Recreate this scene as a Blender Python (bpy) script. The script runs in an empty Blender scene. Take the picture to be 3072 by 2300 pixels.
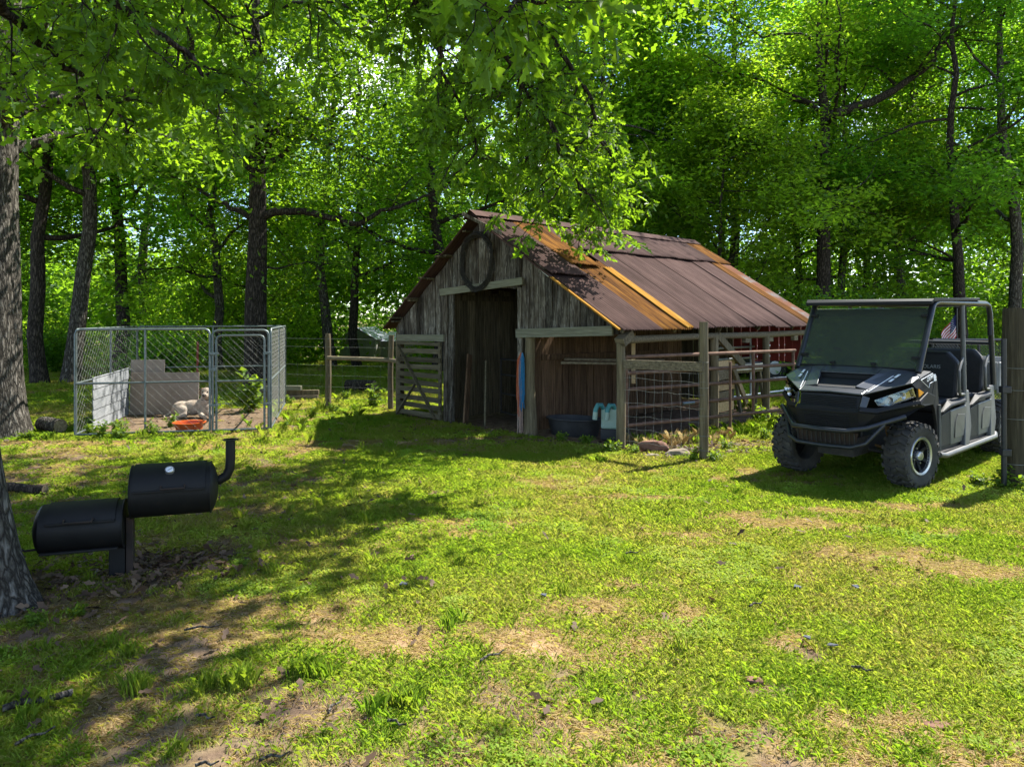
import bpy, bmesh, math, random
import numpy as np
from mathutils import Vector, Matrix, noise as mnoise

SC = bpy.context.scene
COL = SC.collection
R = math.radians
rng = np.random.default_rng(7)
random.seed(7)

# ------------------------------------------------------------------ camera, sky, sun, exposure
cam_d = bpy.data.cameras.new('camera'); cam = bpy.data.objects.new('camera', cam_d); COL.objects.link(cam)
cam.location = (0, 0, 1.78); cam.rotation_euler = (R(90), 0, 0)
cam_d.sensor_width = 36; cam_d.lens = 26.37; cam_d.shift_y = -0.0644
cam_d.clip_start = 0.05; cam_d.clip_end = 2000
SC.camera = cam

SUN_AZ = math.atan2(0.6, 0.8)          # direction towards the sun, from +X
SUN_EL = R(52)
wd = bpy.data.worlds.new('World'); SC.world = wd; wd.use_nodes = True
nt = wd.node_tree; nt.nodes.clear()
out = nt.nodes.new('ShaderNodeOutputWorld'); bg = nt.nodes.new('ShaderNodeBackground')
sky = nt.nodes.new('ShaderNodeTexSky'); sky.sky_type = 'NISHITA'; sky.sun_disc = False
sky.sun_elevation = SUN_EL; sky.sun_rotation = R(90) - SUN_AZ
sky.altitude = 1500; sky.air_density = 1.0; sky.dust_density = 0.1; sky.ozone_density = 3.0
tcw = nt.nodes.new('ShaderNodeTexCoord'); mpw = nt.nodes.new('ShaderNodeMapping'); mpw.inputs['Scale'].default_value = (2.2, 2.2, 4.5)
nzw = nt.nodes.new('ShaderNodeTexNoise'); nzw.inputs['Scale'].default_value = 1.6; nzw.inputs['Detail'].default_value = 7; nzw.inputs['Roughness'].default_value = 0.58
crw = nt.nodes.new('ShaderNodeValToRGB'); crw.color_ramp.elements[0].position = 0.54; crw.color_ramp.elements[1].position = 0.68
mxw = nt.nodes.new('ShaderNodeMixRGB'); mxw.inputs[2].default_value = (11.0, 11.4, 12.0, 1)
nt.links.new(tcw.outputs['Generated'], mpw.inputs[0]); nt.links.new(mpw.outputs[0], nzw.inputs['Vector'])
nt.links.new(nzw.outputs['Fac'], crw.inputs[0]); nt.links.new(crw.outputs[0], mxw.inputs[0])
nt.links.new(sky.outputs[0], mxw.inputs[1]); nt.links.new(mxw.outputs[0], bg.inputs[0])
bg.inputs[1].default_value = 0.125
nt.links.new(bg.outputs[0], out.inputs[0])

sun_d = bpy.data.lights.new('sun', 'SUN'); sun = bpy.data.objects.new('sun', sun_d); COL.objects.link(sun)
sun_d.energy = 5.0; sun_d.angle = R(0.55); sun_d.color = (1.0, 0.955, 0.87)
sv = Vector((math.cos(SUN_AZ) * math.cos(SUN_EL), math.sin(SUN_AZ) * math.cos(SUN_EL), math.sin(SUN_EL)))
sun.rotation_euler = sv.to_track_quat('Z', 'Y').to_euler()
sun.location = sv * 60

SC.render.engine = 'CYCLES'
SC.view_settings.view_transform = 'Standard'; SC.view_settings.look = 'None'
SC.view_settings.exposure = 1.45; SC.view_settings.gamma = 1.0; SC.view_settings.use_curve_mapping = False
cy = SC.cycles
cy.max_bounces = 7; cy.diffuse_bounces = 4; cy.glossy_bounces = 3; cy.transmission_bounces = 5; cy.transparent_max_bounces = 8
cy.caustics_reflective = False; cy.caustics_refractive = False
cy.sample_clamp_indirect = 1.5
cy.use_denoising = True
cy.use_adaptive_sampling = False

# ------------------------------------------------------------------ materials
MATS = {}
def nodes_of(name):
    m = bpy.data.materials.new(name); m.use_nodes = True
    t = m.node_tree; t.nodes.clear()
    o = t.nodes.new('ShaderNodeOutputMaterial')
    MATS[name] = m
    return m, t, o
def N(t, typ, **kw):
    n = t.nodes.new(typ)
    for k, v in kw.items(): setattr(n, k, v)
    return n
def coords(t, stretch, rand_off=True):
    tc = N(t, 'ShaderNodeTexCoord'); mp = N(t, 'ShaderNodeMapping'); mp.inputs['Scale'].default_value = stretch
    t.links.new(tc.outputs['Object'], mp.inputs[0])
    if rand_off:
        oi = N(t, 'ShaderNodeObjectInfo'); ml = N(t, 'ShaderNodeMath', operation='MULTIPLY'); ml.inputs[1].default_value = 37.0
        t.links.new(oi.outputs['Random'], ml.inputs[0])
        cb = N(t, 'ShaderNodeCombineXYZ')
        for i in range(3): t.links.new(ml.outputs[0], cb.inputs[i])
        t.links.new(cb.outputs[0], mp.inputs['Location'])
    return mp
def ramp(t, src, stops):
    c = N(t, 'ShaderNodeValToRGB'); e = c.color_ramp.elements
    while len(e) < len(stops): e.new(0.5)
    for el, (p, col) in zip(e, stops):
        el.position = p; el.color = tuple(col) + (1,)
    t.links.new(src, c.inputs[0]); return c
def M(name, stops, scale=6.0, stretch=(1, 1, 1), rough=0.8, bump=0.0, bscale=None, metal=0.0, rand=0.0, spec=0.3, detail=6, coat=0.0, bstretch=None, dist=0.0):
    """procedural principled material: noise -> colour ramp, bump from a second noise, per-object brightness variation"""
    m, t, o = nodes_of(name)
    p = N(t, 'ShaderNodeBsdfPrincipled'); t.links.new(p.outputs[0], o.inputs[0])
    p.inputs['Roughness'].default_value = rough; p.inputs['Metallic'].default_value = metal
    p.inputs['Specular IOR Level'].default_value = spec; p.inputs['Coat Weight'].default_value = coat
    mp = coords(t, stretch)
    nz = N(t, 'ShaderNodeTexNoise'); nz.inputs['Scale'].default_value = scale; nz.inputs['Detail'].default_value = detail; nz.inputs['Distortion'].default_value = dist
    nz.inputs['Roughness'].default_value = 0.65
    t.links.new(mp.outputs[0], nz.inputs['Vector'])
    if not isinstance(stops[0][0], (int, float)) : stops = [(0.3, stops[0]), (0.7, stops[-1])]
    c = ramp(t, nz.outputs['Fac'], stops)
    src = c.outputs[0]
    if rand:
        oi = N(t, 'ShaderNodeObjectInfo'); mr = N(t, 'ShaderNodeMapRange'); mr.inputs[3].default_value = 1 - rand; mr.inputs[4].default_value = 1 + rand
        t.links.new(oi.outputs['Random'], mr.inputs[0])
        vm = N(t, 'ShaderNodeVectorMath', operation='SCALE'); t.links.new(src, vm.inputs[0]); t.links.new(mr.outputs[0], vm.inputs['Scale']); src = vm.outputs[0]
    t.links.new(src, p.inputs['Base Color'])
    if bump:
        n2 = N(t, 'ShaderNodeTexNoise'); n2.inputs['Scale'].default_value = bscale or scale * 2; n2.inputs['Detail'].default_value = 5
        if bstretch:
            t.links.new(coords(t, bstretch).outputs[0], n2.inputs['Vector'])
        else: t.links.new(mp.outputs[0], n2.inputs['Vector'])
        b = N(t, 'ShaderNodeBump'); b.inputs['Strength'].default_value = bump; b.inputs['Distance'].default_value = 0.02
        t.links.new(n2.outputs['Fac'], b.inputs['Height']); t.links.new(b.outputs[0], p.inputs['Normal'])
    return m

def leaf_mat(name, dark, mid, light, trans, tw=0.45, rough=0.5):
    vary = name in ('leaf_wood', 'leaf_yellow')
    m, t, o = nodes_of(name)
    at = N(t, 'ShaderNodeAttribute', attribute_name='tint')
    c = ramp(t, at.outputs['Fac'], [(0.0, dark), (0.55, mid), (1.0, light)])
    c2 = ramp(t, at.outputs['Fac'], [(0.0, tuple(x * 0.55 for x in trans)), (0.6, trans), (1.0, tuple(min(1, x * 1.35) for x in trans))])
    p = N(t, 'ShaderNodeBsdfPrincipled'); p.inputs['Roughness'].default_value = rough; p.inputs['Specular IOR Level'].default_value = 0.3
    oi = N(t, 'ShaderNodeObjectInfo'); tr = N(t, 'ShaderNodeBsdfTranslucent')
    for src, dst in ((c.outputs[0], p.inputs['Base Color']), (c2.outputs[0], tr.inputs[0])):
        hs = N(t, 'ShaderNodeHueSaturation'); t.links.new(src, hs.inputs['Color'])
        m1 = N(t, 'ShaderNodeMapRange'); m1.inputs[3].default_value = .492 if vary else .5; m1.inputs[4].default_value = .508 if vary else .5; t.links.new(oi.outputs['Random'], m1.inputs[0]); t.links.new(m1.outputs[0], hs.inputs['Hue'])
        m2 = N(t, 'ShaderNodeMath', operation='MULTIPLY'); m2.inputs[1].default_value = 7.31; fr_ = N(t, 'ShaderNodeMath', operation='FRACT'); t.links.new(oi.outputs['Random'], m2.inputs[0]); t.links.new(m2.outputs[0], fr_.inputs[0])
        m3 = N(t, 'ShaderNodeMapRange'); m3.inputs[3].default_value = 1.0 if vary else 1.05; m3.inputs[4].default_value = 1.35 if vary else 1.05; t.links.new(fr_.outputs[0], m3.inputs[0]); t.links.new(m3.outputs[0], hs.inputs['Value'])
        t.links.new(hs.outputs[0], dst)
    mx = N(t, 'ShaderNodeMixShader'); mx.inputs[0].default_value = tw
    t.links.new(p.outputs[0], mx.inputs[1]); t.links.new(tr.outputs[0], mx.inputs[2]); t.links.new(mx.outputs[0], o.inputs[0])
    return m

def bark_mat(name, c0, c1, c2):
    m, t, o = nodes_of(name)
    p = N(t, 'ShaderNodeBsdfPrincipled'); p.inputs['Roughness'].default_value = 0.9; p.inputs['Specular IOR Level'].default_value = 0.15
    mp = coords(t, (9, 9, 1.9), False)
    vo = N(t, 'ShaderNodeTexVoronoi', feature='DISTANCE_TO_EDGE'); vo.inputs['Scale'].default_value = 2.3; vo.inputs['Randomness'].default_value = 1
    nz = N(t, 'ShaderNodeTexNoise'); nz.inputs['Scale'].default_value = 2.5; nz.inputs['Detail'].default_value = 7
    t.links.new(mp.outputs[0], nz.inputs['Vector'])
    va = N(t, 'ShaderNodeVectorMath', operation='MULTIPLY_ADD'); va.inputs[1].default_value = (0.9, 0.9, 0.9)
    t.links.new(nz.outputs['Color'], va.inputs[0]); t.links.new(mp.outputs[0], va.inputs[2]); t.links.new(va.outputs[0], vo.inputs['Vector'])
    mr = N(t, 'ShaderNodeMapRange'); mr.inputs[2].default_value = 0.32; t.links.new(vo.outputs['Distance'], mr.inputs[0])
    ad = N(t, 'ShaderNodeMath', operation='MULTIPLY'); t.links.new(mr.outputs[0], ad.inputs[0])
    mr2 = N(t, 'ShaderNodeMapRange'); mr2.inputs[1].default_value = 0.25; mr2.inputs[2].default_value = 0.75; mr2.inputs[3].default_value = 0.35; mr2.inputs[4].default_value = 1.2
    t.links.new(nz.outputs['Fac'], mr2.inputs[0]); t.links.new(mr2.outputs[0], ad.inputs[1])
    c = ramp(t, ad.outputs[0], [(0.0, c0), (0.4, c1), (1.0, c2)]); t.links.new(c.outputs[0], p.inputs['Base Color'])
    b = N(t, 'ShaderNodeBump'); b.inputs['Strength'].default_value = 0.9; b.inputs['Distance'].default_value = 0.03
    t.links.new(ad.outputs[0], b.inputs['Height']); t.links.new(b.outputs[0], p.inputs['Normal'])
    t.links.new(p.outputs[0], o.inputs[0]); return m

bark_mat('bark_oak', (0.02, 0.017, 0.014), (0.095, 0.085, 0.07), (0.21, 0.19, 0.165))
bark_mat('bark_dark', (0.012, 0.01, 0.008), (0.05, 0.04, 0.032), (0.11, 0.09, 0.072))
leaf_mat('leaf_oak', (0.030, 0.075, 0.007), (0.052, 0.128, 0.012), (0.09, 0.17, 0.016), (0.27, 0.46, 0.014), 0.52, 0.5)
leaf_mat('leaf_wood', (0.028, 0.070, 0.007), (0.050, 0.128, 0.014), (0.085, 0.17, 0.02), (0.27, 0.51, 0.022), 0.56, 0.6)
leaf_mat('leaf_yellow', (0.042, 0.085, 0.008), (0.066, 0.14, 0.014), (0.11, 0.185, 0.02), (0.35, 0.56, 0.022), 0.56, 0.6)
leaf_mat('leaf_weed', (0.05, 0.11, 0.012), (0.085, 0.155, 0.014), (0.13, 0.19, 0.02), (0.28, 0.40, 0.02), 0.42, 0.6)
leaf_mat('leaf_dead', (0.04, 0.024, 0.015), (0.09, 0.055, 0.034), (0.19, 0.125, 0.08), (0.14, 0.08, 0.04), 0.15, 0.7)

GREY = [(0.36, (0.011, 0.009, 0.007)), (0.46, (0.058, 0.048, 0.036)), (0.58, (0.14, 0.12, 0.09)), (0.75, (0.29, 0.26, 0.205))]
m, t, o = nodes_of('wood_siding')
p = N(t, 'ShaderNodeBsdfPrincipled'); p.inputs['Roughness'].default_value = .93; p.inputs['Specular IOR Level'].default_value = .08; t.links.new(p.outputs[0], o.inputs[0])
def sn(stretch, scale, det=7, dist=0.0):
    n = N(t, 'ShaderNodeTexNoise'); n.inputs['Scale'].default_value = scale; n.inputs['Detail'].default_value = det; n.inputs['Roughness'].default_value = .65; n.inputs['Distortion'].default_value = dist
    t.links.new(coords(t, stretch).outputs[0], n.inputs['Vector']); return n
s1 = sn((16, 16, .8), 3.5, 7, .5); s2 = sn((1.5, 1.5, .55), 2.2, 4); s3 = sn((22, 22, 2.6), 3.0, 6, .8)
base = ramp(t, s1.outputs['Fac'], [(.35, (.016, .013, .010)), (.45, (.075, .064, .05)), (.56, (.155, .137, .11)), (.70, (.25, .23, .19))])
flake = ramp(t, s3.outputs['Fac'], [(.50, (0, 0, 0)), (.60, (1, 1, 1))]); stain = ramp(t, s2.outputs['Fac'], [(.38, (1, 1, 1)), (.60, (0, 0, 0))])
mk = N(t, 'ShaderNodeMath', operation='MULTIPLY'); inv = N(t, 'ShaderNodeMath', operation='SUBTRACT'); inv.inputs[0].default_value = 1.0; t.links.new(stain.outputs[0], inv.inputs[1])
t.links.new(flake.outputs[0], mk.inputs[0]); t.links.new(inv.outputs[0], mk.inputs[1]); mk2 = N(t, 'ShaderNodeMath', operation='MULTIPLY'); mk2.inputs[1].default_value = .75; t.links.new(mk.outputs[0], mk2.inputs[0])
mA = N(t, 'ShaderNodeMixRGB'); t.links.new(mk2.outputs[0], mA.inputs[0]); t.links.new(base.outputs[0], mA.inputs[1]); mA.inputs[2].default_value = (.36, .335, .285, 1)
mB = N(t, 'ShaderNodeMixRGB'); mB.blend_type = 'MULTIPLY'; sm_ = N(t, 'ShaderNodeMath', operation='MULTIPLY'); sm_.inputs[1].default_value = .72; t.links.new(stain.outputs[0], sm_.inputs[0]); t.links.new(sm_.outputs[0], mB.inputs[0]); t.links.new(mA.outputs[0], mB.inputs[1]); mB.inputs[2].default_value = (.28, .22, .17, 1)
oi = N(t, 'ShaderNodeObjectInfo'); mr = N(t, 'ShaderNodeMapRange'); mr.inputs[3].default_value = .5; mr.inputs[4].default_value = 1.4; t.links.new(oi.outputs['Random'], mr.inputs[0])
vm = N(t, 'ShaderNodeVectorMath', operation='SCALE'); t.links.new(mB.outputs[0], vm.inputs[0]); t.links.new(mr.outputs[0], vm.inputs['Scale']); t.links.new(vm.outputs[0], p.inputs['Base Color'])
bb = N(t, 'ShaderNodeBump'); bb.inputs['Strength'].default_value = .7; bb.inputs['Distance'].default_value = .02; t.links.new(s1.outputs['Fac'], bb.inputs['Height']); t.links.new(bb.outputs[0], p.inputs['Normal'])
M('wood_inner', [(0.3, (0.035, 0.029, 0.019)), (0.55, (0.11, 0.092, 0.058)), (0.8, (0.19, 0.165, 0.108))], scale=3, stretch=(12, 12, 0.8), rough=0.92, bump=0.6, rand=0.35, spec=0.1)
M('wood_red', [(0.3, (0.04, 0.024, 0.015)), (0.6, (0.13, 0.08, 0.048)), (0.85, (0.21, 0.145, 0.092))], scale=3, stretch=(12, 12, 0.8), rough=0.92, bump=0.5, rand=0.3, spec=0.1)
M('wood_lintel', [(0.3, (0.115, 0.11, 0.075)), (0.6, (0.21, 0.205, 0.145)), (0.8, (0.28, 0.275, 0.2))], scale=3, stretch=(0.9, 14, 14), rough=0.88, bump=0.4, rand=0.12, spec=0.15)
M('wood_slat', [(0.3, (0.045, 0.037, 0.023)), (0.6, (0.11, 0.094, 0.06)), (0.8, (0.17, 0.15, 0.10))], scale=3, stretch=(0.9, 14, 14), rough=0.9, bump=0.5, rand=0.3, spec=0.1)
M('wood_post', [(0.25, (0.055, 0.043, 0.026)), (0.55, (0.16, 0.13, 0.078)), (0.8, (0.26, 0.22, 0.145))], scale=3, stretch=(12, 12, 0.7), rough=0.9, bump=0.6, rand=0.15, spec=0.15)
M('wood_rail', [(0.3, (0.075, 0.058, 0.036)), (0.6, (0.19, 0.155, 0.10)), (0.8, (0.30, 0.26, 0.185))], scale=3, stretch=(1.0, 12, 12), rough=0.9, bump=0.5, rand=0.2, spec=0.15)
M('post_dark', [(0.25, (0.022, 0.019, 0.013)), (0.55, (0.062, 0.053, 0.034)), (0.8, (0.11, 0.095, 0.065))], scale=3, stretch=(12, 12, 0.7), rough=0.92, bump=0.7, rand=0.1, spec=0.1)
M('wood_fresh', [(0.3, (0.36, 0.23, 0.11)), (0.7, (0.55, 0.40, 0.22))], scale=3, stretch=(1, 9, 9), rough=0.8, bump=0.3, rand=0.15)
M('plywood', [(0.3, (0.22, 0.175, 0.14)), (0.7, (0.31, 0.255, 0.21))], scale=2.2, stretch=(1, 1, 1), rough=0.85, bump=0.15, rand=0.08)
M('vinyl', [(0.3, (0.15, 0.16, 0.17)), (0.65, (0.27, 0.28, 0.29))], scale=5, rough=0.6, bump=0.15, rand=0.06)
M('rust_brown', [(0.25, (0.038, 0.021, 0.017)), (0.5, (0.072, 0.042, 0.036)), (0.72, (0.105, 0.064, 0.055)), (0.85, (0.17, 0.088, 0.046))], scale=1.8, stretch=(.6, 1.8, .6), rough=0.9, bump=0.15, bscale=40, rand=0.16, spec=0.08, detail=9)
M('rust_orange', [(0.30, (0.055, 0.026, 0.016)), (0.44, (0.10, 0.045, 0.016)), (0.58, (0.20, 0.088, 0.02)), (0.72, (0.33, 0.17, 0.04))], scale=2.6, stretch=(.45, 4.5, .45), rough=0.95, spec=0.04, bump=0.15, bscale=30, rand=0.1, detail=9)
M('rust_edge', [(0.28, (0.16, 0.065, 0.012)), (0.5, (0.33, 0.165, 0.028)), (0.75, (0.44, 0.28, 0.075))], scale=4, stretch=(.6, 5, .6), rough=0.95, spec=0.04, bump=0.15, rand=0.1)
M('rust_pale', [(0.25, (0.13, 0.05, 0.025)), (0.5, (0.17, 0.085, 0.055)), (0.62, (0.17, 0.18, 0.18)), (0.8, (0.24, 0.26, 0.265))], scale=1.3, stretch=(2, 0.5, 1), rough=0.95, spec=0.04, bump=0.1, detail=8)
M('galv', [(0.3, (0.11, 0.135, 0.135)), (0.7, (0.19, 0.22, 0.22))], scale=25, rough=0.5, metal=0.75, spec=0.5, rand=0.08)
M('galv_wire', [(0.3, (0.14, 0.145, 0.13)), (0.7, (0.22, 0.225, 0.205))], scale=25, rough=0.65, metal=0.2, spec=0.2)
M('pipe_brown', [(0.3, (0.09, 0.055, 0.04)), (0.6, (0.19, 0.115, 0.08)), (0.8, (0.28, 0.17, 0.115))], scale=9, rough=0.85, spec=0.1, bump=0.05, rand=0.1)
M('pipe_grey', [(0.3, (0.24, 0.26, 0.28)), (0.7, (0.40, 0.43, 0.46))], scale=9, rough=0.45, metal=0.5, rand=0.1)
M('iron_dark', [(0.3, (0.02, 0.019, 0.018)), (0.7, (0.05, 0.045, 0.04))], scale=20, rough=0.7, bump=0.2, spec=0.2)
M('smoker_black', [(0.3, (0.005, 0.005, 0.0055)), (0.62, (0.009, 0.009, 0.009)), (0.8, (0.02, 0.014, 0.011))], scale=7, rough=0.55, bump=0.06, bscale=60, spec=0.25)
M('smoker_rust', [(0.3, (0.014, 0.012, 0.011)), (0.6, (0.035, 0.022, 0.016)), (0.8, (0.075, 0.04, 0.025))], scale=6, rough=0.7, bump=0.1, spec=0.3)
M('steel', [(0.3, (0.5, 0.5, 0.52)), (0.7, (0.65, 0.65, 0.67))], scale=30, rough=0.3, metal=0.9, spec=0.5)
M('dial', [(0.45, (0.7, 0.72, 0.76)), (0.55, (0.82, 0.83, 0.86))], scale=40, rough=0.2, spec=0.5)
M('rubber', [(0.3, (0.012, 0.012, 0.012)), (0.6, (0.026, 0.025, 0.024)), (0.85, (0.06, 0.056, 0.048))], scale=5, rough=0.78, bump=0.25, bscale=40, spec=0.3)
M('tyre_dusty', [(0.3, (0.028, 0.027, 0.025)), (0.6, (0.06, 0.056, 0.05)), (0.85, (0.12, 0.11, 0.09))], scale=6, rough=0.85, bump=0.2, bscale=40, spec=0.25)
M('trough', [(0.3, (0.012, 0.012, 0.013)), (0.7, (0.03, 0.03, 0.031))], scale=6, rough=0.55, bump=0.1, spec=0.4)
M('utv_paint', [(0.3, (0.03, 0.034, 0.042)), (0.7, (0.05, 0.055, 0.064))], scale=3, rough=0.35, metal=0.2, spec=0.45, coat=0.2)
M('utv_plastic', [(0.3, (0.007, 0.0075, 0.008)), (0.7, (0.012, 0.012, 0.013))], scale=14, rough=0.6, bump=0.06, bscale=90, spec=0.22)
M('utv_grey', [(0.3, (0.07, 0.07, 0.066)), (0.7, (0.12, 0.12, 0.112))], scale=4, rough=0.5, bump=0.04, spec=0.45)
M('utv_bed', [(0.3, (0.22, 0.225, 0.23)), (0.7, (0.31, 0.315, 0.32))], scale=4, rough=0.5, bump=0.04, spec=0.4)
M('utv_seat', [(0.3, (0.007, 0.007, 0.008)), (0.7, (0.016, 0.016, 0.017))], scale=10, rough=0.6, bump=0.1, bscale=50, spec=0.35)
M('utv_tube', [(0.3, (0.010, 0.012, 0.016)), (0.7, (0.02, 0.023, 0.029))], scale=20, rough=0.42, spec=0.4, coat=0.1)
M('decal_white', [(0.3, (0.62, 0.65, 0.68)), (0.7, (0.75, 0.78, 0.8))], scale=4, rough=0.5)
M('amber', [(0.3, (0.75, 0.27, 0.01)), (0.7, (0.85, 0.36, 0.015))], scale=4, rough=0.25, spec=0.5)
M('chrome', [(0.3, (0.22, 0.23, 0.21)), (0.7, (0.4, 0.4, 0.36))], scale=9, rough=0.12, metal=1.0, bump=0.5, bscale=14)
M('guard_tan', [(0.3, (0.14, 0.08, 0.03)), (0.7, (0.22, 0.13, 0.05))], scale=9, rough=0.7)
M('orange_tub', [(0.3, (0.36, 0.055, 0.010)), (0.7, (0.48, 0.09, 0.014))], scale=5, rough=0.4, spec=0.45)
M('rope_blue', [(0.3, (0.012, 0.10, 0.22)), (0.7, (0.02, 0.18, 0.36))], scale=40, rough=0.7, rand=0.1)
M('rope_orange', [(0.3, (0.30, 0.065, 0.022)), (0.7, (0.50, 0.14, 0.06))], scale=40, rough=0.75, rand=0.1)
M('rope_faded', [(0.3, (0.30, 0.19, 0.15)), (0.7, (0.46, 0.33, 0.27))], scale=40, rough=0.85)
M('jug_teal', [(0.3, (0.22, 0.32, 0.26)), (0.7, (0.33, 0.43, 0.36))], scale=3, rough=0.4, spec=0.4)
M('jug_blue', [(0.3, (0.04, 0.17, 0.17)), (0.7, (0.07, 0.25, 0.25))], scale=5, rough=0.4)
M('jug_white', [(0.3, (0.42, 0.46, 0.42)), (0.7, (0.55, 0.6, 0.56))], scale=5, rough=0.45)
M('dog_fur', [(0.3, (0.26, 0.20, 0.15)), (0.55, (0.38, 0.31, 0.25)), (0.8, (0.46, 0.40, 0.33))], scale=9, rough=0.95, bump=0.5, bscale=70, spec=0.1)
M('dog_dark', [(0.3, (0.02, 0.016, 0.014)), (0.7, (0.05, 0.035, 0.028))], scale=20, rough=0.6)
M('dog_ear', [(0.3, (0.16, 0.10, 0.065)), (0.7, (0.30, 0.20, 0.13))], scale=20, rough=0.9)
M('rock_red', [(0.3, (0.11, 0.055, 0.035)), (0.6, (0.21, 0.11, 0.075)), (0.8, (0.30, 0.19, 0.13))], scale=5, rough=0.92, bump=0.7, bscale=10)
M('rock_tan', [(0.3, (0.15, 0.12, 0.085)), (0.7, (0.29, 0.24, 0.175))], scale=6, rough=0.92, bump=0.7, bscale=10)
M('shingle_scrap', [(0.3, (0.05, 0.055, 0.07)), (0.7, (0.10, 0.11, 0.135))], scale=20, rough=0.9)
M('red_paint', [(0.3, (0.10, 0.013, 0.012)), (0.6, (0.19, 0.026, 0.022)), (0.85, (0.25, 0.06, 0.045))], scale=3, rough=0.5, bump=0.05, rand=0.15)
M('red_post', [(0.3, (0.16, 0.03, 0.02)), (0.7, (0.30, 0.07, 0.05))], scale=12, rough=0.8)
M('shed_metal', [(0.3, (0.30, 0.30, 0.27)), (0.7, (0.40, 0.40, 0.36))], scale=2, rough=0.6, rand=0.06)
M('shed_roof', [(0.3, (0.25, 0.27, 0.36)), (0.7, (0.36, 0.38, 0.48))], scale=2, rough=0.5)
M('flag_red', [(0.3, (0.42, 0.03, 0.04)), (0.7, (0.5, 0.05, 0.06))], scale=9, rough=0.8)
M('flag_white', [(0.3, (0.62, 0.6, 0.58)), (0.7, (0.74, 0.72, 0.7))], scale=9, rough=0.8)
M('flag_blue', [(0.3, (0.012, 0.016, 0.06)), (0.7, (0.02, 0.025, 0.09))], scale=9, rough=0.8)
M('cloth_grey', [(0.3, (0.3, 0.36, 0.38)), (0.7, (0.42, 0.48, 0.5))], scale=9, rough=0.9)
M('tan_cargo', [(0.3, (0.5, 0.44, 0.34)), (0.7, (0.66, 0.6, 0.5))], scale=7, rough=0.8, rand=0.1)
M('rust_wheel', [(0.3, (0.35, 0.35, 0.34)), (0.7, (0.5, 0.5, 0.48))], scale=7, rough=0.6)

# tinted windscreen, headlight lens
m, t, o = nodes_of('windscreen')
tr = N(t, 'ShaderNodeBsdfTransparent'); tr.inputs[0].default_value = (0.78, 0.86, 0.76, 1)
gl = N(t, 'ShaderNodeBsdfGlossy'); gl.inputs['Roughness'].default_value = 0.03; gl.inputs[0].default_value = (0.9, 0.95, 0.9, 1)
df = N(t, 'ShaderNodeBsdfDiffuse'); df.inputs[0].default_value = (0.42, 0.5, 0.40, 1)  # pale diffuse veil stands in for sky and greenery reflected in the glass
mx = N(t, 'ShaderNodeMixShader'); mx2 = N(t, 'ShaderNodeMixShader'); mx2.inputs[0].default_value = 0.07
fr = N(t, 'ShaderNodeFresnel'); fr.inputs[0].default_value = 1.75
t.links.new(fr.outputs[0], mx.inputs[0]); t.links.new(tr.outputs[0], mx.inputs[1]); t.links.new(gl.outputs[0], mx.inputs[2])
t.links.new(mx.outputs[0], mx2.inputs[1]); t.links.new(df.outputs[0], mx2.inputs[2]); t.links.new(mx2.outputs[0], o.inputs[0])
m, t, o = nodes_of('lens')
tr = N(t, 'ShaderNodeBsdfTransparent'); tr.inputs[0].default_value = (0.85, 0.88, 0.85, 1)
gl = N(t, 'ShaderNodeBsdfGlossy'); gl.inputs['Roughness'].default_value = 0.05
mx = N(t, 'ShaderNodeMixShader'); fr = N(t, 'ShaderNodeFresnel'); fr.inputs[0].default_value = 1.6
t.links.new(fr.outputs[0], mx.inputs[0]); t.links.new(tr.outputs[0], mx.inputs[1]); t.links.new(gl.outputs[0], mx.inputs[2]); t.links.new(mx.outputs[0], o.inputs[0])

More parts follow.
